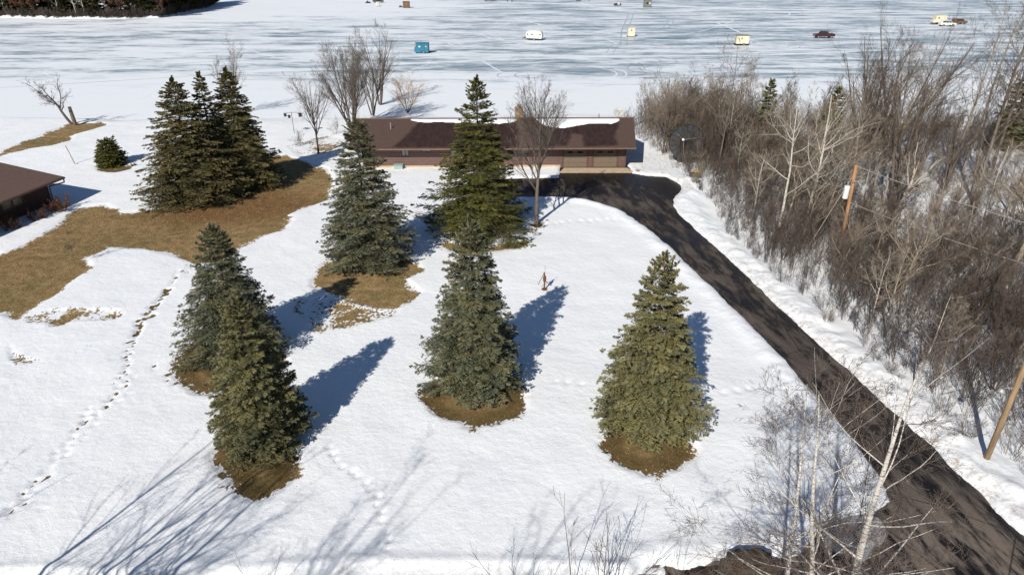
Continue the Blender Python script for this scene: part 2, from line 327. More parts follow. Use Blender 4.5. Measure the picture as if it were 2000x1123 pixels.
def sdf(X, Y, poly):                      # signed distance, positive inside
    n = len(poly); d = np.full(X.shape, 1e9); ins = np.zeros(X.shape, bool)
    for i in range(n):
        ax, ay = poly[i]; bx, by = poly[(i + 1) % n]; ex, ey = bx - ax, by - ay; L = ex * ex + ey * ey + 1e-12
        t = np.clip(((X - ax) * ex + (Y - ay) * ey) / L, 0, 1)
        d = np.minimum(d, (X - ax - t * ex) ** 2 + (Y - ay - t * ey) ** 2)
        c = ((ay > Y) != (by > Y)) & (X < (bx - ax) * (Y - ay) / (by - ay + 1e-12) + ax); ins ^= c
    return np.where(ins, 1, -1) * np.sqrt(d)
def sdf_box(X, Y, poly, pad=3.0):
    out = np.full(X.shape, -pad)
    m = (X > poly[:, 0].min() - pad) & (X < poly[:, 0].max() + pad) & (Y > poly[:, 1].min() - pad) & (Y < poly[:, 1].max() + pad)
    out[m] = np.maximum(sdf(X[m], Y[m], poly), -pad); return out
def base_z(x, y):
    x = np.asarray(x, float); y = np.asarray(y, float)
    h = 0.16 * fbm(x, y, 14, 3) + 0.02 * fbm(x, y, 1.6, 3)
    h = h * sstep(2, 10, y) - 1.1 * sstep(97, 106, y + 5 * fbm(x, y, 18, 3)) - 0.06
    return h - 0.9 * sstep(120, 138, np.abs(x))
def make_ground():
    def axis(parts): 
        a = [parts[0][0]]
        for s0, s1, st in parts: a += list(np.arange(s0 + st, s1 + st * .5, st))
        return np.array(a)
    xs = axis([(-150, -80, 2.0), (-80, -36, .3), (-36, 30, .13), (30, 80, .3), (80, 150, 2.0)])
    ys = axis([(-40, 10, 1.5), (10, 16, .4), (16, 46, .13), (46, 106, .25), (106, 112, 1.0)])
    X, Y = np.meshgrid(xs, ys); X = X.ravel(); Y = Y.ravel()
    bare = np.full(X.shape, -3.0); speck = np.zeros(X.shape); well = np.zeros(X.shape)
    for p in GRASS: bare = np.maximum(bare, sdf_box(X, Y, P(p)))
    for p in SPECK:
        d = sdf_box(X, Y, P(p)); k = sstep(-0.6, 0.8, d); speck = np.maximum(speck, k); bare = np.where(k > 0, np.maximum(bare, -1.2 + 1.14 * k), bare)
    for cx, cy, rx, ry in WELLS:
        a = np.linspace(0, 2 * np.pi, 40, endpoint=False); d = sdf_box(X, Y, P([(cx + rx * math.cos(t), cy + ry * math.sin(t)) for t in a]))
        bare = np.maximum(bare, d - 0.12 + .6 * fbm(X + 9, Y, 1.3, 4)); well = np.maximum(well, sstep(-0.5, 0.3, d) * (1 - .6 * sstep(.7, 1.5, d)))
    d0 = sdf_box(X, Y, P(DRIVE), 6.0); jag = 0.22 * fbm(X, Y, 1.4, 4); dd = -(d0 + jag * (1 + .8 * sstep(24, 18, Y)))          # distance outside the driveway
    hs = base_z(X, Y)
    litter = np.zeros(X.shape); tp = at(455, 395); litter = sstep(9.5, 3.0, np.hypot((X - tp[0]) * .75, (Y - tp[1] + 1.0) * 1.25)) * 0.9
    thick = 0.14 * (1 - sstep(-0.35, 0.15, bare))
    side = sstep(0, 1, (X - (at(1450, 560)[0] + (Y - 40) * -0.1)) / 3)       # ploughed bank on the wood side
    bank = (0.10 + 0.10 * side) * np.exp(-((dd - 0.8 - .5 * side) / (.6 + .6 * side)) ** 2) * (1 + 0.8 * fbm(X, Y, 0.9, 3)) * (d0 > -5.5)
    bank *= sstep(71.5, 69.5, Y) + 0.4
    hs = hs + thick * (0.85 + 0.3 * fbm(X, Y, 2.5, 3)) + bank * sstep(0.0, 0.5, dd)
    hs = np.where(d0 > -0.9, hs * 1, hs); low = sstep(0.28, 0.0, dd); hs = hs * (1 - low) + (-0.10) * low
    # ploughed ridge along the road at the bottom of the picture
    yr = 19.4 + 0.5 * fbm(X, X * 0, 6, 3) + 0.02 * X * (X > 0); rid = np.exp(-((Y - yr) / 0.28) ** 2) * 0.08 * (X < 6) * (1 + .9 * fbm(X, Y, .7, 3)); hs += rid
    hs -= 0.10 * sstep(yr, yr - .6, Y)
    dirt = 0.75 * sstep(1.7, 0.2, dd) * sstep(-.1, .05, dd) * side + 0.35 * sstep(2.5, 0.5, dd) * side + 0.4 * sstep(.6, .1, dd)
    dirt = np.maximum(dirt, 0.5 * sstep(yr + .1, yr - .3, Y)); dirt = np.maximum(dirt, 0.7 * sstep(4, 7, X) * sstep(20.3, 19.2, Y))
    gd = sdf_box(X, Y, P([(1225, 300), (1300, 300), (1340, 345), (1330, 352), (1240, 342)])); dirt = np.maximum(dirt, 0.7 * sstep(-.5, .5, gd))
    # footprints
    r2 = np.random.default_rng(3)
    def steps(px, step, depth, rad, show, side_w=.22, melt=None):
        pts = P(px); seg = np.hypot(*np.diff(pts, axis=0).T); cum = np.concatenate([[0], np.cumsum(seg)]); k = 0
        for s in np.arange(0, cum[-1], step):
            c = np.array([np.interp(s, cum, pts[:, 0]), np.interp(s, cum, pts[:, 1])]) + r2.normal(0, side_w, 2) * (1, .5)
            k += 1; m = (np.abs(X - c[0]) < .8) & (np.abs(Y - c[1]) < .8)
            rr = rad * r2.uniform(.7, 1.25); q = np.hypot(X[m] - c[0], (Y[m] - c[1]) * .8)
            hs[m] -= depth * np.exp(-(q / rr) ** 2); hs[m] += depth * .05 * np.exp(-((q - rr * 1.7) / (rr * .5)) ** 2)
            sh = show if melt is None else show * melt(c[1])
            if sh > 0 and r2.random() < sh: kk = np.exp(-(q / (rr * 1.0)) ** 3); bare[m] = np.maximum(bare[m], -.75 + 1.3 * kk); well[m] = np.maximum(well[m], kk)
    steps(TRAIL1, 0.36, .10, .12, 1, .18, lambda y: .85 if y > 31 else .55); steps(TRAIL1[1:5], 0.34, .09, .22, .9, .12)
    steps(TRAIL1[6:], 0.45, .09, .10, .1, .4); steps(TRAIL1[8:], 0.8, .08, .1, .1, 1.0)
    steps(TRAIL5, .7, .08, .15, .8, .2); steps(TRAIL2, .55, .13, .11, 0.0, .10); steps(TRAIL3, .6, .07, .16, 0, .1); steps(TRAIL4, .7, .07, .16, 0, .1); steps(TRAIL6, .8, .1, .2, 0, .1)
    m = (d0 < -2) & (bare < -1.5) & (Y < 90) & (Y > 20)
    V = np.stack([X, Y, hs], 1); nx, ny = len(xs), len(ys)
    i = (np.arange(ny - 1)[:, None] * nx + np.arange(nx - 1)[None, :]).ravel()
    me = np_mesh('ground', V, [np.stack([i, i + 1, i + nx + 1, i + nx], 1)], [M['ground']], smooth=True, attrs={'bare': bare, 'speck': speck, 'well': well, 'dirt': np.clip(dirt, 0, 1), 'litter': litter})
    tag(link('ground', me), kind='structure')
    # standing dead grass blades on the bare ground
    rg = np.random.default_rng(12); k = np.where((bare > .02) & (d0 < -.3) & (Y < 80) & (np.abs(X) < 60))[0]
    wgt = 1.0 / (Y[k] ** 1.0) * np.where(np.abs(X[k] + 3) < 33, 1, 3.0) * np.where(Y[k] > 46, 3.0, 1.0) * np.where(well[k] > .3, .2, 1.0); k = rg.choice(k, 120000, p=wgt / wgt.sum()); n = len(k)
    c = np.stack([X[k], Y[k], hs[k] - .01], 1) + np.column_stack([rg.normal(0, .09, (n, 2)), np.zeros(n)]); h = rg.uniform(.04, .13, n) * np.where(well[k] > .3, .8, 1.0); a = rg.uniform(0, 6.28, n); ww = rg.uniform(.006, .016, n)
    dx = np.stack([np.cos(a) * ww, np.sin(a) * ww, np.zeros(n)], 1); tp_ = c + np.stack([rg.normal(0, .05, n), rg.normal(0, .05, n), h], 1)
    V = np.stack([c - dx, c + dx, tp_], 1).reshape(-1, 3); f = np.arange(n)[:, None] * 3 + np.arange(3)[None]
    tag(link('dead_grass', np_mesh('dead_grass', V, [f], [simple('dead grass blades', (0.33, 0.235, 0.12), 0.9, 0.55, 1.5)])), 'short dead brown grass standing where the snow has melted', 'grass', kind='stuff')
make_ground()
# lake ice to the horizon
def sheet(name, x0, x1, y0, y1, z, n, mat, kind='structure'):
    xs = np.linspace(x0, x1, n); ys = np.linspace(y0, y1, n); X, Y = np.meshgrid(xs, ys); V = np.stack([X.ravel(), Y.ravel(), np.full(X.size, z)], 1)
    i = (np.arange(n - 1)[:, None] * n + np.arange(n - 1)[None, :]).ravel()
    return tag(link(name, np_mesh(name, V, [np.stack([i, i + 1, i + n + 1, i + n], 1)], [mat])), kind=kind)
sheet('lake_ice', -3000, 3000, -400, 5000, ZL, 30, M['ice'])
# driveway sheet
def make_drive():
    pts = P(DRIVE); bl = P(DRIVE_L); xs = np.arange(pts[:, 0].min() - 1, min(pts[:, 0].max(), 34) + 1, .4); ys = np.arange(6, pts[:, 1].max() + 1, .4)
    X, Y = np.meshgrid(xs, ys); X = X.ravel(); Y = Y.ravel(); d = sdf(X, Y, pts); nx = len(xs)
    i = (np.arange(len(ys) - 1)[:, None] * nx + np.arange(nx - 1)[None, :]).ravel(); q = np.stack([i, i + 1, i + nx + 1, i + nx], 1); q = q[(d[q] > -0.6).all(1)]
    used = np.unique(q); mp = np.zeros(len(X), int); mp[used] = np.arange(len(used)); X, Y, d = X[used], Y[used], d[used]; q = mp[q]
    a = P([(1350, 480)])[0]; b = P([(1900, 1040)])[0]; u = (b - a) / np.hypot(*(b - a)); al = (X - a[0]) * u[0] + (Y - a[1]) * u[1]; ac = -(X - a[0]) * u[1] + (Y - a[1]) * u[0]
    dry = sstep(27, 19, Y) * 1.0 + .25 * sstep(28, 60, Y) * sstep(60, 50, Y); sl = np.zeros(len(X)); 
    for p, s in (([(1590, 1000), (1735, 1000), (1745, 1040), (1690, 1100), (1610, 1075)], .95), ([(1560, 640), (1610, 650), (1600, 680), (1570, 670)], .35), ([(1730, 900), (1790, 900), (1800, 960), (1750, 960)], .3)):
        sl = np.maximum(sl, s * sstep(-.4, .6, sdf(X, Y, P(p))))
    me = np_mesh('driveway', np.stack([X, Y, np.full(len(X), -0.05)], 1), [q], [M['asphalt']], attrs={'along': al, 'across': ac, 'dry': dry, 'slush': sl})
    tag(link('driveway', me), kind='structure')
make_drive()
# snow ridges, wheel ruts and cracks on the ice, as low ribbons of real width
def ribbon(mbV, mbF, pts, wid, z, jit=0.25, top=.02):
    pts = np.asarray(pts, float); seg = np.hypot(*np.diff(pts, axis=0).T); cum = np.concatenate([[0], np.cumsum(seg)]); n = max(6, int(cum[-1] / 1.5)); s = np.linspace(0, cum[-1], n)
    c = np.stack([np.interp(s, cum, pts[:, 0]), np.interp(s, cum, pts[:, 1])], 1)
    for _ in range(3): c[1:-1] = (c[:-2] + 2 * c[1:-1] + c[2:]) / 4
    t = np.gradient(c, axis=0); t /= np.linalg.norm(t, axis=1)[:, None] + 1e-9; nn = np.stack([-t[:, 1], t[:, 0]], 1)
    wv = wid * (1 + jit * 2 * fbm(s + 31.7 * len(mbV), s * 0, 4, 3)); off = sum(len(v) for v in mbV)
    a = c + nn * wv[:, None] / 2; b = c - nn * wv[:, None] / 2
    V = np.vstack([np.column_stack([a, np.full(n, z + .003)]), np.column_stack([c, np.full(n, z + top)]), np.column_stack([b, np.full(n, z + .003)])])
    i = np.arange(n - 1); mbV.append(V); mbF.append(np.vstack([np.stack([i, i + 1, n + i + 1, n + i], 1), np.stack([n + i, n + i + 1, 2 * n + i + 1, 2 * n + i], 1)]) + off)
def lake_lines():
    Vw, Fw, Vd, Fd = [], [], [], []
    L = lambda pts: P(pts, ZL)
    white = [([(400, 152), (500, 141), (640, 137), (760, 126), (1000, 116), (1250, 110), (1500, 108), (1750, 98), (2100, 88)], 1.3), ([(1010, 86), (1070, 82), (1130, 77), (1210, 75), (1350, 80), (1500, 88), (1700, 100)], .9),
             ([(980, 6), (1080, 7), (1200, 11), (1350, 14), (1500, 18), (1650, 22), (1800, 24), (2100, 26)], 4.0), ([(1000, 44), (1130, 40), (1250, 36), (1400, 32), (1600, 28), (1800, 27)], 1.2), ([(1150, 20), (1250, 22), (1330, 24), (1400, 17)], 2.5),
             ([(940, 118), (960, 130), (990, 148)], .3), ([(780, 150), (810, 135), (850, 121)], .3), ([(1000, 36), (1040, 45), (1062, 50)], .9),
             ([(1400, 45), (1425, 55), (1450, 66)], .7), ([(560, 60), (700, 30), (760, 22)], .5), ([(1640, 55), (1760, 70), (1900, 60)], .8), ([(0, 56), (250, 54), (500, 52)], .9), ([(940, 68), (965, 78), (990, 80), (960, 72)], .5), ([(1480, 100), (1650, 96), (1900, 104)], .8)]
    dark = [([(0, 55), (250, 56), (500, 53), (750, 41), (1000, 32), (1200, 27), (1500, 22)], .28), ([(500, 53), (690, 51), (1000, 44), (1250, 38), (1500, 33)], .25), ([(0, 172), (200, 160), (500, 142), (640, 139), (760, 130), (1000, 119)], .3), ([(450, 52), (600, 45), (700, 40)], .3), ([(1000, 40), (1130, 40)], .25)]
    for p, wd in white: ribbon(Vw, Fw, L(p), wd, ZL, .3)
    for p, wd in dark: ribbon(Vd, Fd, L(p), wd, ZL, .2, .006)
    r3 = np.random.default_rng(5)
    def ruts(pts, gap, V, Fc, wd=.32):
        c = L(pts); t = np.gradient(c, axis=0); t /= np.linalg.norm(t, axis=1)[:, None]; nn = np.stack([-t[:, 1], t[:, 0]], 1)
        ribbon(V, Fc, c + nn * gap, wd, ZL, .2, .006 if V is Vd else .02); ribbon(V, Fc, c - nn * gap, wd, ZL, .2, .006 if V is Vd else .02)
    ruts([(1218, 90), (1220, 60), (1228, 40), (1233, 26)], .9, Vd, Fd); ruts([(1255, 24), (1290, 30), (1312, 42), (1300, 55)], .9, Vd, Fd); ruts([(1215, 75), (1200, 90), (1190, 105)], .8, Vd, Fd, .2)
    for k in range(16):                                             # turning loops left by vehicles
        cx, cy = r3.uniform(560, 1900), r3.uniform(40, 150)
        if 1180 < cx < 1300: continue
        c = at(cx, cy, ZL)[:2]; a0 = r3.uniform(0, 6.28); ex = r3.uniform(.8, 2.2); rr = r3.uniform(5, 13); th = np.linspace(a0, a0 + r3.uniform(2.5, 6), 26)
        pts = np.stack([c[0] + rr * ex * np.cos(th), c[1] + rr * np.sin(th)], 1); V, Fc = (Vw, Fw) if k % 2 else (Vd, Fd)
        for g in (-.85, .85):
            q = c + (pts - c) * (1 + g / rr); ribbon(V, Fc, q, .3, ZL, .2, .02 if V is Vw else .006)
    for k in range(44):                                             # long straight trails and drift edges
        cx, cy = r3.uniform(-50, 2100), 4 + 150 * r3.random() ** 1.2; c = at(cx, cy, ZL)[:2]; a = r3.normal(0.0, .22) if k % 3 else r3.uniform(0, 3.14); ln = r3.uniform(15, 70) if k % 3 else r3.uniform(8, 30)
        s = np.linspace(-ln, ln, 24); cu = r3.normal(0, .3) * s ** 2 / ln + .8 * np.sin(s / 7 + k)
        pts = np.stack([c[0] + s * math.cos(a) - cu * math.sin(a), c[1] + s * math.sin(a) + cu * math.cos(a)], 1)
        if pts[:, 1].min() < 112: continue
        V, Fc = (Vw, Fw) if k % 5 else (Vd, Fd); ribbon(V, Fc, pts, r3.uniform(.2, .55) if V is Vw else .25, ZL, .5, .02 if V is Vw else .006)
    tag(link('snow_ridges', np_mesh('snow_ridges', np.vstack(Vw), [np.vstack(Fw)], [M['snow']])), kind='structure')
    o = link('wheel_ruts', np_mesh('wheel_ruts', np.vstack(Vd), [np.vstack(Fd)], [M['slick']])); o.location.z = .004; tag(o, kind='structure')
lake_lines()
# ---------------------------------------------------------------- trees
def tubes(paths, radii, n):
    """paths (B,P,3) radii (B,P) -> V, quads"""
    B, Pn, _ = paths.shape; t = np.gradient(paths, axis=1); t /= np.linalg.norm(t, axis=2, keepdims=True) + 1e-9
    avg = t.mean(1); ref = np.where(np.abs(avg[:, 2:3]) < .8, np.array([[0, 0, 1.]]), np.array([[1., 0, 0]]))[:, None, :]
    u = np.cross(t, np.broadcast_to(ref, t.shape)); u /= np.linalg.norm(u, axis=2, keepdims=True) + 1e-9; v = np.cross(t, u)
    a = np.arange(n) * 2 * np.pi / n
    ring = paths[:, :, None, :] + radii[:, :, None, None] * (np.cos(a)[None, None, :, None] * u[:, :, None, :] + np.sin(a)[None, None, :, None] * v[:, :, None, :])
    V = ring.reshape(-1, 3); b = (np.arange(B) * Pn * n)[:, None, None]; p = (np.arange(Pn - 1) * n)[None, :, None]; k = np.arange(n)[None, None, :]; k2 = (k + 1) % n
    Fq = np.stack([b + p + k, b + p + k2, b + p + n + k2, b + p + n + k], -1).reshape(-1, 4); return V, Fq
def rand_perp(t, r):
    v = r.normal(size=t.shape); v -= (v * t).sum(-1, keepdims=True) * t; return v / (np.linalg.norm(v, axis=-1, keepdims=True) + 1e-9)
def path(p0, d0, L, r0, n, r, up=0.0, wob=0.08, taper=.35):
    B = len(p0); P_ = np.zeros((B, n, 3)); P_[:, 0] = p0; d = d0.copy()
    for i in range(1, n):
        d = d + r.normal(0, wob, d.shape); d[:, 2] += up; d /= np.linalg.norm(d, axis=1, keepdims=True); P_[:, i] = P_[:, i - 1] + d * (L / (n - 1))[:, None]
    return P_, r0[:, None] * np.linspace(1, taper, n)[None, :]
def spawn(Pp, Rp, Lp, k, t0, t1, ang, lf, rf, n, r, up=0.0, wob=.08, taper=.35, tip=0.5, out=None):
    B, Pn, _ = Pp.shape; t = r.uniform(t0, t1, (B, k)); par = np.repeat(np.arange(B), k); t = t.ravel(); x = t * (Pn - 1); i = np.minimum(x.astype(int), Pn - 2); f = (x - i)[:, None]
    p0 = Pp[par, i] * (1 - f) + Pp[par, i + 1] * f; tg = Pp[par, i + 1] - Pp[par, i]; tg /= np.linalg.norm(tg, axis=1, keepdims=True) + 1e-9
    pr = rand_perp(tg, r); a = np.radians(r.normal(ang, ang * .22, len(t)))[:, None]; d = tg * np.cos(a) + pr * np.sin(a)
    L = Lp[par] * lf * (1 - tip * (t - t0) / (t1 - t0 + 1e-9)) * r.uniform(.7, 1.25, len(t)); rr = (Rp[par, i] * (1 - f[:, 0]) + Rp[par, i + 1] * f[:, 0]) * rf
    Q, Rr = path(p0, d, L, rr, n, r, up, wob, taper); return Q, Rr, L
KINDS = {}
def bare_tree(kind, seed, H, spread=1.0, stems=1, r0=None, lean=(0, 0), dens=1.0, minr=.006):
    """returns (trunk V,F) (crown V,F) built at the origin"""
    r = np.random.default_rng(seed); r0 = r0 or H * .014
    if kind == 'fan':                     # short trunk, many steep limbs and long fine upright twigs
        d = np.array([[lean[0], lean[1], 1.]]); P0, R0 = path(np.zeros((1, 3)), d / np.linalg.norm(d), np.array([H * .97]), np.array([r0]), 9, r, .03, .03, .12)
        P1, R1, L1 = spawn(P0, R0, np.array([H]), int(15 * dens), .24, .74, 26 * spread, .66, .6, 7, r, .05, .05, .2, .45)
        P2, R2, L2 = spawn(P1, R1, L1, int(8 * dens), .15, .95, 24, .5, .5, 5, r, .05, .06, .25)
        P3, R3, L3 = spawn(P2, R2, L2, 6, .15, 1, 27, .5, .55, 4, r, .04, .08, .4)
        P4, R4, _ = spawn(P3, R3, L3, 3, .2, 1, 30, .55, .6, 3, r, .03, .08, .5)
        lev = [(P0, R0, 8, 0), (P1, R1, 5, 0), (P2, R2, 4, 1), (P3, R3, 3, 1), (P4, R4, 3, 1)]
    elif kind == 'multi':                 # several trunks from one base
        a = r.uniform(0, 6.28, stems); s = r.uniform(.05, .33, stems) * spread; d = np.stack([np.cos(a) * s + lean[0], np.sin(a) * s + lean[1], np.ones(stems)], 1); d /= np.linalg.norm(d, axis=1, keepdims=True)
        p0 = np.stack([np.cos(a) * r0 * 1.5, np.sin(a) * r0 * 1.5, np.zeros(stems)], 1); LH = H * r.uniform(.75, 1.0, stems)
        P0, R0 = path(p0, d, LH, np.full(stems, r0) * r.uniform(.7, 1, stems), 8, r, .03, .05, .15)
        P1, R1, L1 = spawn(P0, R0, LH, int(9 * dens), .2, .95, 30, .42, .5, 6, r, .06, .06, .2, .4)
        P2, R2, L2 = spawn(P1, R1, L1, int(7 * dens), .15, 1, 28, .5, .55, 4, r, .05, .08, .3)
        P3, R3, L3 = spawn(P2, R2, L2, 6, .15, 1, 30, .5, .6, 3, r, .04, .08, .4)
        lev = [(P0, R0, 7, 0), (P1, R1, 4, 0), (P2, R2, 3, 1), (P3, R3, 3, 1)]
    elif kind == 'slim':                  # tall straight stem, thin side branches (aspen, poplar)
        d = np.array([[lean[0], lean[1], 1.]]); P0, R0 = path(np.zeros((1, 3)), d / np.linalg.norm(d), np.array([H]), np.array([r0]), 11, r, .015, .035, .15)
        P1, R1, L1 = spawn(P0, R0, np.array([H]), int(20 * dens), .3, .97, 44 * spread, .30, .42, 6, r, .07, .11, .25, .5)
        P2, R2, L2 = spawn(P1, R1, L1, int(6 * dens), .15, 1, 35, .5, .6, 4, r, .04, .1, .35)
        P3, R3, L3 = spawn(P2, R2, L2, 5, .1, 1, 35, .5, .65, 3, r, .02, .1, .4)
        lev = [(P0, R0, 8, 0), (P1, R1, 4, 0), (P2, R2, 3, 1), (P3, R3, 3, 1)]
    elif kind == 'crook':                 # open crooked crown on a forked trunk
        d = np.array([[lean[0], lean[1], 1.]]); P0, R0 = path(np.zeros((1, 3)), d / np.linalg.norm(d), np.array([H * .6]), np.array([r0]), 7, r, .02, .09, .55)
        P1, R1, L1 = spawn(P0, R0, np.array([H]), int(7 * dens), .45, 1.0, 42 * spread, .55, .6, 8, r, .05, .14, .25, .2)
        P2, R2, L2 = spawn(P1, R1, L1, int(8 * dens), .15, 1, 40, .42, .55, 6, r, .05, .14, .3)
        P3, R3, L3 = spawn(P2, R2, L2, 6, .1, 1, 38, .5, .6, 4, r, .04, .12, .35)
        P4, R4, _ = spawn(P3, R3, L3, 3, .2, 1, 35, .5, .6, 3, r, .03, .1, .5)
        lev = [(P0, R0, 8, 0), (P1, R1, 5, 0), (P2, R2, 4, 1), (P3, R3, 3, 1), (P4, R4, 3, 1)]
    elif kind == 'aspen':                 # pale stem with long crooked limbs from half way up
        d = np.array([[lean[0], lean[1], 1.]]); P0, R0 = path(np.zeros((1, 3)), d / np.linalg.norm(d), np.array([H * .93]), np.array([r0]), 10, r, .015, .05, .2)
        P1, R1, L1 = spawn(P0, R0, np.array([H]), int(13 * dens), .35, .9, 50 * spread, .36, .55, 8, r, .10, .15, .22, .35)
        P2, R2, L2 = spawn(P1, R1, L1, int(8 * dens), .15, 1, 40, .42, .55, 6, r, .07, .16, .3)
        P3, R3, L3 = spawn(P2, R2, L2, 7, .1, 1, 38, .45, .6, 4, r, .04, .14, .35)
        P4, R4, _ = spawn(P3, R3, L3, 3, .2, 1, 35, .5, .6, 3, r, .03, .1, .5)
        lev = [(P0, R0, 8, 0), (P1, R1, 5, 0), (P2, R2, 4, 0), (P3, R3, 3, 1), (P4, R4, 3, 1)]
    elif kind == 'birch':                 # white stem, ascending arched limbs, clouds of fine twigs
        d = np.array([[lean[0], lean[1], 1.]]); P0, R0 = path(np.zeros((1, 3)), d / np.linalg.norm(d), np.array([H]), np.array([r0]), 12, r, .02, .03, .12)
        P1, R1, L1 = spawn(P0, R0, np.array([H]), int(17 * dens), .22, .97, 48 * spread, .42, .36, 8, r, .04, .07, .2, .5)
        P2, R2, L2 = spawn(P1, R1, L1, int(9 * dens), .15, 1, 38, .42, .5, 5, r, .02, .1, .3)
        P3, R3, L3 = spawn(P2, R2, L2, 7, .1, 1, 38, .5, .6, 4, r, .0, .12, .4)
        P4, R4, _ = spawn(P3, R3, L3, 3, .2, 1, 38, .5, .7, 3, r, .0, .1, .5)
        lev = [(P0, R0, 9, 0), (P1, R1, 5, 0), (P2, R2, 3, 1), (P3, R3, 3, 1), (P4, R4, 3, 1)]
    elif kind == 'willow':
        a = r.uniform(0, 6.28, stems); s = r.uniform(.1, .75, stems) * spread; d = np.stack([np.cos(a) * s, np.sin(a) * s, np.ones(stems)], 1); d /= np.linalg.norm(d, axis=1, keepdims=True); LH = H * r.uniform(.6, 1.0, stems)
        P0, R0 = path(np.zeros((stems, 3)), d, LH, np.full(stems, r0), 7, r, .0, .07, .2)
        P1, R1, L1 = spawn(P0, R0, LH, int(14 * dens), .25, 1, 33, .42, .5, 6, r, -.03, .07, .3, .2)
        P2, R2, L2 = spawn(P1, R1, L1, 10, .1, 1, 30, .5, .6, 4, r, -.08, .07, .4)
        lev = [(P0, R0, 6, 0), (P1, R1, 3, 1), (P2, R2, 3, 1)]
    else:                                 # 'shrub': thicket of upright stems
        a = r.uniform(0, 6.28, stems); s = np.abs(r.normal(0, .24, stems)) * spread; q = r.uniform(0, 1, stems) ** .5 * H * .16 * spread
        d = np.stack([np.cos(a) * s, np.sin(a) * s, np.ones(stems)], 1); d /= np.linalg.norm(d, axis=1, keepdims=True); LH = H * r.uniform(.55, 1.0, stems)
        P0, R0 = path(np.stack([np.cos(a) * q, np.sin(a) * q, np.full(stems, -.1)], 1), d, LH, np.full(stems, r0) * r.uniform(.5, 1, stems), 6, r, .01, .07, .25)
        P1, R1, L1 = spawn(P0, R0, LH, int(8 * dens), .2, 1, 27, .36, .6, 4, r, .05, .08, .3, .3)
        P2, R2, L2 = spawn(P1, R1, L1, int(6 * dens), .1, 1, 30, .5, .7, 3, r, .04, .1, .4)
        lev = [(P0, R0, 4, 0), (P1, R1, 3, 1), (P2, R2, 3, 1)]
    out = ([], [], 0), ([], [], 0); acc = [[[], [], 0], [[], [], 0]]
    for Pp, Rp, n, part in lev:
        V, Fq = tubes(Pp, np.maximum(Rp, minr), n); A = acc[part]; A[0].append(V); A[1].append(Fq + A[2]); A[2] += len(V)
    return [(np.vstack(A[0]), np.vstack(A[1])) for A in acc]
def tree_meshes(name, kind, seed, H, mt, mc, **kw):
    (tv, tf), (cv, cf) = bare_tree(kind, seed, H, **kw)
    return np_mesh(name + '_trunk', tv, [tf], [M[mt]], smooth=True), np_mesh(name + '_crown', cv, [cf], [M[mc]])
def plant(name, meshes, loc, label, cat, group=None, rz=0.0, sc=1.0, parts=('trunk', 'crown')):
    o = empty(name, loc, rz); o.scale = (sc, sc, sc)
    for pn, me in zip(parts, meshes): link(pn, me, o)
    return tag(o, label, cat, group)
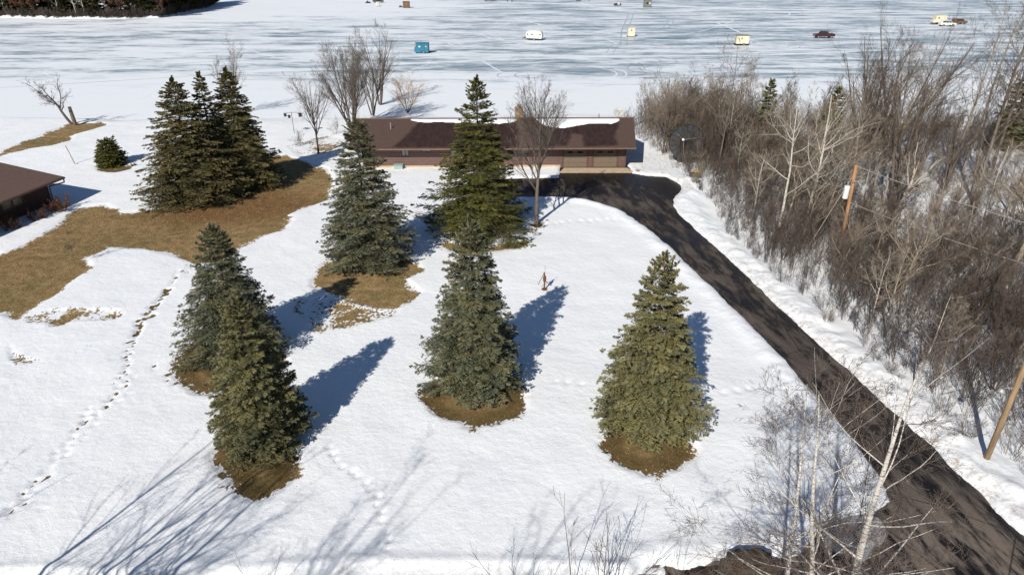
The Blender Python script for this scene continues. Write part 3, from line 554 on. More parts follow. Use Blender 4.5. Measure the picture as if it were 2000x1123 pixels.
# ---- conifers
def conifer(seed, H, Rm, nb=420, droop=.09, top_up=.9, flat=.55, prof=.86, tuft=.095, tw=.0105, sh=13, per=5, skirt=.12, cones=0, belly=.12, rough=.18, base=.035, nodes=None):
    r = np.random.default_rng(seed); u = (np.arange(nb) + r.random(nb)) / nb
    t = base + (1 - base) * (1 - (1 - u * .9995) ** .70) if prof > 0 else u        # more branches low down
    H = H * 1.02; z = t * H; az = np.arange(nb) * 2.39996 + r.normal(0, .25, nb); wsp = .046 * H; off = wsp * (.5 * np.sin(az * 2 + seed) + .5 * np.sin(az * 3 + 2 * seed)); zq = np.round((z + off) / wsp) * wsp - off + r.normal(0, .10 * wsp, nb); z = np.where(t < .86, np.maximum(zq, base * H), z); t = np.clip(z / H, base, .999)
    pf = (1 - t) ** prof * np.minimum(1, (t + belly) / (belly * 2.2)) ** .35
    lob = 1 + rough * np.sin(az * 3 + seed) * .5 + rough * np.sin(az * 5 + t * 9 + seed * 2) * .5
    L = Rm * pf * lob * r.uniform(1 - rough * 1.6, 1.08, nb) + .12
    phi = np.radians(-6 + (62 - (-6)) * np.clip((t - .6) / .4, 0, 1) ** 1.5 * top_up + r.normal(0, 4, nb))
    phi[-7:] = np.radians(r.uniform(66, 74, 7)); L[-7:] = r.uniform(.05, .12, 7)
    hd = np.stack([np.cos(az), np.sin(az), np.zeros(nb)], 1); sdv = np.stack([-np.sin(az), np.cos(az), np.zeros(nb)], 1)
    def axis(b, s):                        # point along branch b
        l = L[b] * s; drop = (np.tan(phi[b]) * l - droop * L[b] * np.sin(np.pi * np.clip(s, 0, 1) * .75) * (1 - t[b]))
        return hd[b] * l[:, None] + np.stack([0 * l, 0 * l, z[b] + drop], 1)
    # side shoots
    ns = np.maximum(9, (sh * (L / Rm) ** .7 + 2)).astype(int); b = np.repeat(np.arange(nb), ns); s = r.uniform(.22, 1.0, len(b)) ** .8; side = np.where(r.random(len(b)) < .5, -1, 1)
    halfw = (.44 * L[b] * (1 - s) ** .8 * np.minimum(1, s * 2.2) + .10) * r.uniform(.6, 1.15, len(b))
    p0 = axis(b, s); e = np.minimum(s + .02, 1.0); fw = axis(b, e) - axis(b, e - .05); fw /= np.linalg.norm(fw, axis=1, keepdims=True) + 1e-9
    ang = np.radians(r.normal(54, 13, len(b))); sdir = fw * np.cos(ang)[:, None] + sdv[b] * (side * np.sin(ang))[:, None]; sdir[:, 2] += r.normal(-.05, .05, len(b)); sdir /= np.linalg.norm(sdir, axis=1, keepdims=True)
    # tufts along the shoots
    k = np.repeat(np.arange(len(b)), per); q = (np.tile(np.arange(per), len(b)) + r.random(len(k))) / per
    c = p0[k] + sdir[k] * (halfw[k] * q)[:, None]; c[:, 2] += -skirt * halfw[k] * q ** 2 * .5 + r.normal(0, .02, len(k)); sgn = np.where(r.random(len(k)) < .5, -1, 1)
    lat = np.cross(sdir[k], np.array([0, 0, 1.])); lat /= np.linalg.norm(lat, axis=1, keepdims=True) + 1e-9
    a2 = np.radians(r.normal(28, 14, len(k))); dr = sdir[k] * np.cos(a2)[:, None] + lat * (sgn * np.sin(a2))[:, None]; dr[:, 2] += r.normal(.06, .13, len(k)); dr /= np.linalg.norm(dr, axis=1, keepdims=True)
    ln = tuft * r.uniform(.6, 1.25, len(k)); wd = tw * r.uniform(.7, 1.2, len(k))
    s2 = rand_perp(dr, r); s3 = np.cross(dr, s2); m = c + dr * (ln * .42)[:, None]; tip = c + dr * ln[:, None]
    V = np.stack([c, tip, m + s2 * wd[:, None], m - s2 * wd[:, None], m + s3 * wd[:, None], m - s3 * wd[:, None]], 1); N = len(k)
    i = np.arange(N)[:, None] * 6; Fq = np.vstack([i + np.array([[0, 2, 1, 3]]), i + np.array([[0, 4, 1, 5]])])
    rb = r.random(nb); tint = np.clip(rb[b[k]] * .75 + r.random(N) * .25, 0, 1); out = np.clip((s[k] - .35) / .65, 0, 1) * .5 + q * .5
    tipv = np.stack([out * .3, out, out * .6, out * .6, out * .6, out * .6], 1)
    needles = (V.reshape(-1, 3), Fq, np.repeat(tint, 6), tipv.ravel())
    # wood: trunk + branch axes
    n = 6; ss = np.linspace(0, .92, n); bp = np.stack([axis(np.arange(nb), np.full(nb, x)) for x in ss], 1); br = (np.maximum(L, .3) * .012)[:, None] * np.linspace(1, .3, n)[None]
    tv, tf = tubes(np.stack([np.zeros(7), np.zeros(7), np.linspace(-.1, H * .985, 7)], 1)[None], (H * .016 * np.linspace(1, .08, 7))[None], 9)
    bv, bf = tubes(bp, br, 3); wood = (np.vstack([tv, bv]), np.vstack([tf, bf + len(tv)]))
    cn = None
    if cones:
        bi = r.choice(np.where(t > .62)[0], cones); sc_ = r.uniform(.55, 1, cones); cp = axis(bi, sc_); cp[:, 2] -= .03; d = np.tile([[0, 0, -1.]], (cones, 1)) + r.normal(0, .25, (cones, 3)); d /= np.linalg.norm(d, axis=1, keepdims=True)
        Pc, Rc = path(cp, d, np.full(cones, .13), np.full(cones, .022), 3, r, 0, .02, .6); cn = tubes(Pc, Rc, 5)
    return needles, wood, cn
def conifer_meshes(name, mat, bark='bark_dark', **kw):
    (V, Fq, ti, tp), (wv, wf), cn = conifer(**kw)
    mi = np.zeros(len(Fq), int)
    if cn: n0 = len(V); V = np.vstack([V, cn[0]]); Fq = np.vstack([Fq, cn[1] + n0]); mi = np.concatenate([mi, np.ones(len(cn[1]), int)]); ti = np.concatenate([ti, np.zeros(len(cn[0]))]); tp = np.concatenate([tp, np.zeros(len(cn[0]))])
    return [np_mesh(name + '_trunk', wv, [wf], [M[bark]]), np_mesh(name + '_foliage', V, [Fq], [M[mat], M['cone']], mi, attrs={'tint': ti, 'tip': tp})]
CP3 = ('trunk', 'crown')
def put_conifer(name, bp, top, wpx, mat, label, seed, group=None, cat='spruce tree', **kw):
    p = at(*bp); H = height_at(bp[0], bp[1], top); s = F / (p[1] * CP + (CAMH - H * .2) * SP); Rm = wpx / 2 / s
    me = conifer_meshes(name, mat, seed=seed, H=H, Rm=Rm, **kw); return plant(name, me, (p[0], p[1], 0), label, cat, group, parts=CP3), me, H
G1 = 'spruces standing on the front lawn'
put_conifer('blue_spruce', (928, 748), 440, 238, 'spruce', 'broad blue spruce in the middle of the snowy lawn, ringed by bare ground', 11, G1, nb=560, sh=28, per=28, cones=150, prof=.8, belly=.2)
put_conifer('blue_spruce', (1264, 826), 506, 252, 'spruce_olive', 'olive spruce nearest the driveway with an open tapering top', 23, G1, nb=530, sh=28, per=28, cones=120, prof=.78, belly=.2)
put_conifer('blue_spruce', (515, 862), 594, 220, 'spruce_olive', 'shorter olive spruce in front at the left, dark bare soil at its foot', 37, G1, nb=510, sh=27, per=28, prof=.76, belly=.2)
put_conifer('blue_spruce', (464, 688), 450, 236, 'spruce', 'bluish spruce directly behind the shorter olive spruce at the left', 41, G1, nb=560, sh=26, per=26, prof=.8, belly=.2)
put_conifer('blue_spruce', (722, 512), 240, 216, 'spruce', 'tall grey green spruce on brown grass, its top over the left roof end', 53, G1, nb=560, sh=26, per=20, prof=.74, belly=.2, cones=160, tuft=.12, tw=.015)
put_conifer('fir_tree', (937, 452), 158, 262, 'fir', 'dark green fir with sparse sweeping branches right in front of the house', 61, None, cat='fir tree', nb=640, sh=27, per=19, droop=.2, rough=.24, tuft=.14, tw=.017, prof=.95, belly=.06)
G2 = 'evergreens clumped on the brown grass'
_, ced1, _ = put_conifer('evergreen_tree', (385, 388), 160, 235, 'cedar', 'leftmost brownish evergreen of the clump, widest low branches', 71, G2, cat='evergreen tree', nb=700, sh=22, per=18, rough=.22, prof=.82, base=.07, tuft=.15, tw=.022, top_up=.6)
put_conifer('evergreen_tree', (432, 372), 147, 150, 'cedar', 'narrow middle evergreen of the clump with a thin spiky top', 72, G2, cat='evergreen tree', nb=480, sh=17, per=9, rough=.22, prof=.95, tuft=.17, tw=.03, top_up=.6)
_, ced3, _ = put_conifer('evergreen_tree', (480, 362), 140, 190, 'cedar', 'rightmost and tallest evergreen of the clump, casting shade on the grass', 73, G2, cat='evergreen tree', nb=700, sh=22, per=18, rough=.24, prof=.84, base=.1, tuft=.15, tw=.022, top_up=.6)
put_conifer('round_evergreen', (219, 322), 277, 64, 'fir', 'small round evergreen bush alone on the snow left of the tall clump', 81, None, cat='evergreen bush', nb=380, sh=15, per=8, prof=.42, belly=.4, tuft=.14, tw=.03, base=.02)
# ---- single bare trees
TM = {}
def put_bare(name, kind, base, top, label, seed, mt='bark', mc='twig_grey', cat='bare tree', group=None, z0=0.0, **kw):
    p = at(base[0], base[1], z0); H = height_at(base[0], base[1], top, z0)
    me = tree_meshes(name, kind, seed, H, mt, mc, **kw); return plant(name, me, (p[0], p[1], z0 - .05), label, cat, group), me, H
put_bare('maple_tree', 'fan', (1048, 437), 188, 'bare grey maple with a fan of fine limbs in front of the garages', 101, r0=.19, mt='bark', mc='twig_grey', spread=1.2, dens=1.25)
put_bare('maple_tree', 'multi', (690, 255), 88, 'large multi stemmed bare tree behind the left end of the roof', 102, stems=13, spread=1.15, r0=.15, mt='bark', mc='twig_grey', dens=1.3)
put_bare('maple_tree', 'fan', (622, 300), 152, 'small bare tree between the evergreen clump and the house', 103, spread=1.25, r0=.13, mt='bark_dark', mc='twig_grey', dens=.8)
put_bare('birch_tree', 'multi', (742, 203), 52, 'slender pale bare tree on the shore behind the big multi stemmed one', 104, stems=5, spread=.6, mt='bark', mc='twig_grey', cat='birch tree', z0=-.3)
put_bare('maple_tree', 'multi', (728, 225), 105, 'thin dark stemmed bare tree beside the shore birch', 112, stems=6, spread=.9, mt='bark', mc='twig_brown')
put_bare('willow_tree', 'willow', (797, 222), 148, 'low golden willow shrub on the shore behind the house', 105, stems=9, r0=.05, mt='twig_brown', mc='twig_yellow', cat='willow', z0=-.3, spread=1.1)
put_bare('bare_tree', 'multi', (452, 218), 85, 'bare tree showing its twigs above the evergreen clump', 106, stems=4, spread=.9, mt='bark', mc='twig_grey')
put_bare('bare_tree', 'crook', (140, 242), 142, 'leaning bare tree on the grassy shore mound, beside a cut stump', 107, lean=(-.45, -.1), r0=.19, spread=1.0, mt='bark', mc='twig_brown')
put_bare('young_tree', 'slim', (147, 519), 452, 'tiny leafless young tree at the edge of the brown grass', 108, r0=.03, mt='bark', mc='twig_brown', cat='young tree', minr=.004)
p = at(147, 243)
mb = MB().tube((0, 0, -.2), (-.15, 0, 2.4), .28, .22, 10); st = mb.build('tree_stump', M['bark']); st.location = (p[0], p[1], 0); tag(st, 'tall cut stump standing against the leaning shore tree', 'stump')
# the thicket trees
WB = [  # kind, base, top, mt, mc, label, kw
 ('aspen', (1513, 485), 180, 'bark_pale', 'twig_tan', 'leftmost white barked aspen at the front of the woods', dict(r0=.13, spread=1.1)),
 ('aspen', (1563, 470), 165, 'bark_pale', 'twig_tan', 'second white barked aspen from the left in the woods', dict(r0=.14, spread=1.0)),
 ('aspen', (1602, 455), 210, 'bark_tan', 'twig_tan', 'thin tan poplar just left of the transformer pole', dict(r0=.09)),
 ('crook', (1742, 440), 280, 'bark_pale', 'twig_tan', 'pale forked tree right of the transformer pole', dict(r0=.2)),
 ('crook', (1752, 590), 400, 'bark_tan', 'twig_tan', 'spreading pale branched tree low and right of the transformer pole', dict(r0=.14, dens=1.1)),
 ('multi', (1690, 300), 60, 'bark', 'twig_brown', 'large grey multi stemmed tree at the back left of the woods', dict(stems=6, r0=.2, spread=1.2)),
 ('multi', (1735, 290), 45, 'bark', 'twig_brown', 'large leaning multi stemmed tree at the back middle of the woods', dict(stems=5, r0=.22, spread=1.3, lean=(.2, 0))),
 ('slim', (1855, 350), 10, 'bark_tan', 'twig_brown', 'tall straight poplar, leftmost of the back right row', dict(r0=.17)),
 ('slim', (1880, 335), -20, 'bark_tan', 'twig_brown', 'tall straight poplar, second of the back right row', dict(r0=.18)),
 ('slim', (1915, 350), 0, 'bark_tan', 'twig_brown', 'tall straight poplar, third of the back right row', dict(r0=.16)),
 ('slim', (1938, 330), -30, 'bark', 'twig_brown', 'tall grey poplar, fourth of the back right row', dict(r0=.18)),
 ('slim', (1900, 400), -10, 'bark', 'twig_brown', 'tall grey poplar in front of the back right row', dict(r0=.2, lean=(.04, 0))),
 ('slim', (1780, 300), 60, 'bark_tan', 'twig_tan', 'thin poplar at the back between the multi stemmed trees and the tall row', dict(r0=.1)),
 ('slim', (1400, 345), 88, 'bark', 'twig_red', 'lone thin tree with a reddish top rising above the left thicket', dict(r0=.1)),
 ('crook', (1960, 560), 300, 'bark_tan', 'twig_tan', 'large yellowish branched tree at the right edge', dict(r0=.25, dens=1.1, spread=1.2)),
 ('slim', (1985, 700), 420, 'bark_pale', 'twig_tan', 'pale trunk crossing the right edge above the street lamp', dict(r0=.16, lean=(.12, 0))),
 ('multi', (1890, 660), 470, 'bark_dark', 'twig_brown', 'dark multi stemmed tree left of the pale edge trunk', dict(stems=5, r0=.09)),
 ('multi', (1295, 300), 140, 'bark', 'twig_tan', 'tan topped tree at the left end of the thicket', dict(stems=8, r0=.08, spread=1.1)),
 ('multi', (1345, 285), 150, 'bark', 'twig_red', 'rust tinted tree behind the big black dish', dict(stems=8, r0=.08, spread=1.1)),
 ('slim', (1660, 330), 120, 'bark_tan', 'twig_brown', 'tan poplar straight behind the transformer pole', dict(r0=.1)),
]
for i, (k, b, t, mt, mc, lab, kw) in enumerate(WB):
    put_bare('aspen_tree' if mt == 'bark_pale' else 'bare_tree', k, b, t, lab, 200 + i, mt, mc, **kw)
# white birches at the lower right corner
for i, (x, y, H, ln, lab, kw) in enumerate([(11.2, 15.2, 12.6, (-.08, .03), 'nearest and thickest white birch leaning over the driveway mouth', dict(r0=.17)), (9.9, 15.6, 11.4, (-.06, .03), 'middle white birch left of the thickest one', dict(r0=.12)), (9.45, 15.8, 10.8, (-.14, .04), 'thin white birch leaning left over the snow', dict(r0=.10))]):
    plant('birch_tree', tree_meshes('birch', 'birch', 300 + i, H, 'birch', 'twig_red', lean=ln, dens=1.1, minr=.0035, **kw), (x, y, -.1), lab, 'birch tree', 'white birches by the driveway mouth')
p = at(1782, 760)
plant('birch_tree', tree_meshes('birch', 'birch', 304, 6.0, 'birch', 'twig_red', lean=(.12, 0), r0=.06), (p[0], p[1], -.1), 'small white birch on the far side of the driveway against the brush', 'birch tree')
# bare trees near the camera, left of and below the frame, that throw the long shadows on the near snow
for i, (x, y, H, k) in enumerate([(-19.5, 8.5, 14, 'slim'), (-14, 3.5, 16, 'fan'), (-22, 4, 15, 'fan'), (-8, 1.0, 17, 'slim'), (4.4, 3.0, 15.5, 'slim'), (-29, 10, 13, 'crook'), (-24, 6.5, 15, 'crook'), (-20, 10.5, 13, 'fan'), (-18.4, 11.8, 13, 'slim'), (-21.8, 11.8, 14, 'slim'), (-16.9, 11.4, 13, 'slim'), (-4.5, -1.5, 15.5, 'slim')]):
    kw = dict(stems=3) if k == 'multi' else {}
    plant('roadside_tree', tree_meshes('roadside', k, 400 + i, H, 'bark', 'twig_grey', r0=.13, dens=.62, minr=.006, **kw), (x, y, -.2), 'bare roadside tree that throws its shadow on the near snow', 'bare tree', 'roadside trees behind the camera')
# young pines in the woods
pine = conifer_meshes('young_pine', 'spruce_olive', seed=91, H=7.5, Rm=1.5, nb=170, sh=10, per=4, tuft=.3, tw=.05, rough=.4, prof=.6)
for i, (b, t, lab) in enumerate([((1485, 300), 160, 'slim young pine above the thicket right of the reddish topped tree'), ((1612, 300), 175, 'dark bushy evergreen half hidden at the back of the woods'), ((1965, 290), 150, 'evergreen at the far right behind the tall poplars')]):
    p = at(*b); H = height_at(b[0], b[1], t); o = empty('pine_tree', p, i * 2.0); 
    for pn, me in zip(CP3, pine): link(pn, me, o)
    o.scale = (H / 7.5 * (1, 1.35, 1.7)[i],) * 2 + (H / 7.5,); tag(o, lab, 'pine tree')
# ---- thicket shrubs
SH = []
for i in range(9):
    k = i % 3; H = 4.6
    SH.append(tree_meshes('shrub', 'shrub', 500 + i, H, ('twig_grey', 'twig_brown', 'twig_tan')[k], ('twig_brown', 'twig_grey', 'twig_brown', 'twig_red', 'twig_brown', 'twig_grey', 'twig_tan', 'twig_brown', 'twig_red')[i], stems=(16, 13, 10)[k], spread=(.9, 1.2, .7)[k], r0=.028, dens=1.1, minr=.0065))
EDGE = P([(1235, 262), (1290, 305), (1330, 345), (1385, 395), (1400, 440), (1440, 480), (1500, 535), (1560, 590), (1625, 645), (1690, 700), (1745, 745), (1800, 790), (1860, 840), (1920, 895), (1980, 935), (2060, 990)])
def wood_dist(x, y):                       # metres into the wood, measured from its edge
    yy = EDGE[:, 1][::-1]; xx = EDGE[:, 0][::-1]; return x - np.interp(y, yy, xx)
rs = np.random.default_rng(77); cand = []
CLEAR = [P([(1745, 215), (2010, 215), (2010, 345), (1760, 335)]), P([(1640, 215), (1745, 215), (1745, 250), (1640, 245)])]
tries = 0
while len(cand) < 900 and tries < 60000:
    tries += 1
    y = rs.uniform(22, 97); x = rs.uniform(8, 78)
    if x > .80 * (y * CP + 20 * SP) + 3: continue
    dd = wood_dist(x, y)
    if dd < .1: continue
    if dd < 2.2 and rs.random() < .45: continue
    if any(sdf(np.array([x]), np.array([y]), c)[0] > 0 for c in CLEAR) and rs.random() < .93: continue
    if y > 66 and x > 30 and rs.random() < .5: continue
    if any((x - a) ** 2 + (y - b) ** 2 < 1.3 ** 2 for a, b, _ in cand): continue
    cand.append((x, y, dd))
cand.sort(key=lambda c: math.hypot(c[0], c[1]))
def shr_size(x, y, dd): return (.55 if y > 50 and x > 31 else 1.0) * rs.uniform(.55, 1.0) * min(1.0, .45 + dd * .16) * (1.25 if y > 70 else 1.0)
place = []
for i, (x, y, dd) in enumerate(cand): place.append((x, y, shr_size(x, y, dd), rs.integers(0, 9), rs.uniform(0, 6.28), dd))
for x, y, s, k, rz, dd in place[:290]:
    o = empty('shrub', (x, y, -.05), rz); o.scale = (s, s, s); link('stems', SH[k][0], o); link('twigs', SH[k][1], o)
    tag(o, 'leafless brown shrub in the thicket beyond the right side of the driveway', 'shrub', 'shrubs of the thicket')
# the rest of the thicket: too many to count, one mesh
def mass(name, items, kinds, mats):
    Vs = [[] for _ in mats]; Fs = [[] for _ in mats]; off = 0; allV = []; allF = []; mi = []
    for x, y, s, k, rz in items:
        c, sn = math.cos(rz), math.sin(rz)
        for (V, Fq), m in kinds[k]:
            W = np.stack([(V[:, 0] * c - V[:, 1] * sn) * s + x, (V[:, 0] * sn + V[:, 1] * c) * s + y, V[:, 2] * s - .05], 1)
            allV.append(W); allF.append(Fq + off); mi.append(np.full(len(Fq), m)); off += len(W)
    return np_mesh(name, np.vstack(allV), [np.vstack(allF)], [M[m] for m in mats], np.concatenate(mi))
kinds = []
for i in range(5):
    a, b = bare_tree('shrub', 600 + i, 5.2, stems=12, spread=.9, r0=.03, dens=.8, minr=.009); kinds.append([(a, i % 3), (b, (i + 1) % 3)])
rest = [(x, y, s, int(k) % 5, rz) for x, y, s, k, rz, dd in place[290:]]
tag(link('thicket', mass('thicket', rest, kinds, ['twig_grey', 'twig_brown', 'twig_tan'])), 'mass of leafless brown brush filling the back of the woods', 'thicket', kind='stuff')
# more mid-height bare trees through the woods
GT = []
for i, (k, H, mt, mc, kw) in enumerate([('aspen', 9.5, 'bark_tan', 'twig_tan', dict(r0=.09)), ('aspen', 9, 'bark_pale', 'twig_tan', dict(r0=.085)), ('multi', 8, 'bark', 'twig_brown', dict(stems=4, r0=.08)), ('crook', 7.5, 'bark_tan', 'twig_tan', dict(r0=.1)), ('multi', 7, 'bark_dark', 'twig_red', dict(stems=5, r0=.07))]):
    GT.append(tree_meshes('woodtree', k, 700 + i, H, mt, mc, **kw))
n = 0
while n < 66:
    y = rs.uniform(30, 98); x = rs.uniform(14, 76)
    if wood_dist(x, y) < 2.0 or x > .76 * (y * CP + 18 * SP): continue
    if any(sdf(np.array([x]), np.array([y]), c)[0] > 0 for c in CLEAR) or (y > 52 and x > 33 and rs.random() < .7): continue
    k = int(rs.integers(0, 5)); s = rs.uniform(.65, 1.05) * (.75 if y < 50 else 1)
    plant('woodland_tree', GT[k], (x, y, -.05), 'leafless tree rising out of the brush in the woods right of the driveway', 'bare tree', 'slim trees of the woods', rs.uniform(0, 6.28), s); n += 1
TALL = [tree_meshes('talltree', 'slim', 760 + i, 13.5, ('bark', 'bark_tan', 'bark')[i], ('twig_brown', 'twig_tan', 'twig_grey')[i], r0=.12, dens=1.2, spread=.85) for i in range(3)] + [tree_meshes('talltree', 'multi', 765, 12.5, 'bark', 'twig_brown', stems=5, r0=.12, spread=.75)]
for i in range(16):
    px = rs.uniform(1620, 1995); py = rs.uniform(290, 430); p = at(px, py); top = rs.uniform(20, 190) if i % 2 else rs.uniform(60, 230); k = i % 4
    plant('tall_woodland_tree', TALL[k], (p[0], p[1], -.05), 'tall slender leafless tree at the back right of the woods', 'bare tree', 'tall slender trees of the back right woods', rs.uniform(0, 6.28), height_at(px, py, top) / (13.5 if k < 3 else 12.5))
# shore brush left of the house and behind it
for (b, s, lab) in [((585, 285), .42, 'low reddish brush at the foot of the small bare tree'), ((655, 262), .5, 'low brush left of the large multi stemmed tree'), ((700, 262), .55, 'low brush at the foot of the large multi stemmed tree')]:
    p = at(*b); plant('shrub', (SH[3] if s < .45 else SH[8]), (p[0], p[1], -.05), lab, 'shrub', None, s * 9, s, ('stems', 'twigs'))
# young stems along the bottom edge
near = [tree_meshes('sapling', 'shrub', 800 + i, 3.0, 'twig_brown', 'twig_red', stems=(6, 2, 4)[i], spread=(.9, 1.2, 1.1)[i], r0=.014, dens=.5, minr=.0032) for i in range(3)]
for i, (px, top, k, lab) in enumerate([(1150, 960, 0, 'tallest clump of bare stems at the bottom edge'), (1205, 968, 2, 'bare stems at the bottom edge right of the tallest clump'), (1050, 1000, 1, 'thin bare stems at the bottom edge left of the tallest clump'), (985, 1040, 1, 'short bare stems at the bottom edge below the middle spruce'), (1310, 1030, 1, 'single forked stem at the bottom edge below the driveway spruce'), (470, 1063, 1, 'lone twiggy stem at the bottom edge below the left spruces'), (1690, 1000, 2, 'bare stems at the foot of the birches')]):
    y = 17.6; x = (px - 1000) / F * (y * CP + 20 * SP); H = CAMH - y * math.tan(R(PITCH) - math.atan((561.5 - top) / F)); 
    plant('bare_shrub', near[k], (x, y, -.1), lab, 'shrub', None, i * 1.3, H / 3.0, ('stems', 'twigs'))
# rusty shrubs beside the neighbour's house
bush = tree_meshes('bush', 'shrub', 850, 1.0, 'twig_brown', 'brush_rust', stems=26, spread=2.4, r0=.015, dens=1.2, minr=.009)
for i, (b, s, lab) in enumerate([((118, 412), 1.5, 'rust coloured shrub at the corner of the dark neighbouring house'), ((72, 428), 1.1, 'rust coloured shrub on snow along the neighbouring wall'), ((22, 448), 1.1, 'brown shrub at the left edge in front of the neighbouring wall'), ((262, 325), .4, 'tiny brown shrub right of the round evergreen')]):
    p = at(*b); plant('garden_shrub', bush, (p[0], p[1], 0), lab, 'shrub', None, i * 1.7, s, ('stems', 'twigs'))
# brown mound by the culvert
def mound(c, r_, name, lab):
    n = 26; m = 14; V = []; r = np.random.default_rng(8)
    for j in range(m + 1):
        for i in range(n):
            a = i / n * 6.283; f = j / m * 1.57; k = 1 + .16 * vnoise(np.array(3 * math.cos(a) * math.cos(f) + 9.), np.array(3 * math.sin(a) * math.cos(f) + 5 * f)) * 2
            V.append((r_[0] * math.cos(a) * math.cos(f) * k, r_[1] * math.sin(a) * math.cos(f) * k, r_[2] * math.sin(f) * k))
    Fs = [(j * n + i, j * n + (i + 1) % n, (j + 1) * n + (i + 1) % n, (j + 1) * n + i) for j in range(m) for i in range(n)]
    mb = MB(); mb.add(np.array(V), Fs); o = mb.build(name, M['boulder'], smooth=True); o.location = c; tag(o, lab, 'brush pile')
mound((9.3, 19.1, -.15), (1.25, .8, 1.15), 'brush_pile', 'tall brown domed brush pile at the bottom edge left of the birches')
mound((7.6, 18.7, -.15), (1.0, .6, .55), 'brush_pile', 'low brown brush pile beside the taller domed one')
for i, (x, y, lab) in enumerate([(9.2, 18.9, 'brush growing over the domed brush pile'), (7.9, 18.4, 'brush growing beside the low brush pile')]): plant('shrub', SH[4 + i], (x, y, .1), lab, 'shrub', None, i, .34, ('stems', 'twigs'))
# ---------------------------------------------------------------- far shore
SHP = [(-700, 44), (0, 35), (100, 37), (200, 38), (310, 36), (350, 28), (400, 18), (420, 9), (400, -12), (-700, -30)]
def peninsula():
    pts = P(SHP, ZL); n = len(pts); mb = MB(); c = pts.mean(0)
    V = [(x, y, ZL + .004) for x, y in pts] + [(c[0] + (x - c[0]) * .985, c[1] + (y - c[1]) * .97, ZL + 1.0) for x, y in pts]
    mb.add(V, [tuple(range(n - 1, -1, -1)), tuple(range(n, 2 * n))[::-1]] + [(i, (i + 1) % n, n + (i + 1) % n, n + i) for i in range(n)])
    tag(mb.build('far_shore', M['snow']), kind='structure')
peninsula()
farc = [conifer_meshes('far_conifer', 'farfir', seed=900 + i, H=13, Rm=2.9, nb=150, sh=8, per=4, tuft=.6, tw=.17, rough=.4, prof=.55, base=.04) for i in range(3)]
def oak_meshes(seed):
    (tv, tf), (cv, cf) = bare_tree('crook', seed, 11, r0=.2, spread=1.2, minr=.02); r = np.random.default_rng(seed); N = 5200
    c = cv[r.integers(0, len(cv), N)] + r.normal(0, .22, (N, 3)); a = r.normal(size=(N, 3)); a /= np.linalg.norm(a, axis=1, keepdims=True); b = rand_perp(a, r); s = r.uniform(.10, .24, (N, 1))
    V = np.stack([c - a * s, c + b * s, c + a * s, c - b * s], 1).reshape(-1, 3); Fq = (np.arange(N)[:, None] * 4 + np.arange(4)[None])
    return [np_mesh('oak_trunk', tv, [tf], [M['bark_dark']]), np_mesh('oak_leaves', V, [Fq], [M['leaf_rust']])]
oaks = [oak_meshes(950 + i) for i in range(2)]; farb = [tree_meshes('far_bare', 'slim', 960, 11, 'bark_pale', 'twig_grey', r0=.22, minr=.02), tree_meshes('far_bare2', 'shrub', 961, 3.2, 'twig_brown', 'twig_red', stems=24, spread=1.8, minr=.03)]
rf = np.random.default_rng(21); front = P([(-60, 35.5)] + SHP[1:8], ZL)
def along(t):
    seg = np.hypot(*np.diff(front, axis=0).T); cum = np.concatenate([[0], np.cumsum(seg)]) / seg.sum(); return np.array([np.interp(t, cum, front[:, 0]), np.interp(t, cum, front[:, 1])])
for i in range(110):
    t = (i + rf.random()) / 110; p = along(t * .985); back = (1.5, 6, 12)[i % 3] + rf.uniform(0, 3); dirv = np.array([-.35, .94]); q = p + dirv * back
    k = rf.random(); wave = math.sin(t * 15)
    if k < .24 and wave > -.3: plant('russet_oak', oaks[i % 2], (q[0], q[1], .4), 'oak still holding dead russet leaves in the far shore wood', 'oak tree', 'russet oaks of the far shore', rf.uniform(0, 6), rf.uniform(.7, .95))
    elif k < .28: plant('birch_tree', farb[0], (q[0], q[1], .4), 'pale leafless trunk in the far shore wood', 'bare tree', 'pale bare trees of the far shore', rf.uniform(0, 6), rf.uniform(.8, 1.1))
    else: plant('far_conifer', farc[i % 3], (q[0], q[1], .4), 'dark conifer in the wood on the far shore at the top left', 'conifer', 'conifers of the far shore', rf.uniform(0, 6), rf.uniform(.8, 1.15))
for i in range(80):
    p = along((i + .5 * rf.random()) / 80); q = p + np.array([-.35, .94]) * rf.uniform(.3, 1.8)
    plant('shore_bush', farb[1], (q[0], q[1], ZL + .3), 'low brown bush along the far shoreline at the top left', 'bush', 'low bushes of the far shore', rf.uniform(0, 6), rf.uniform(.6, 1.1), ('stems', 'twigs'))
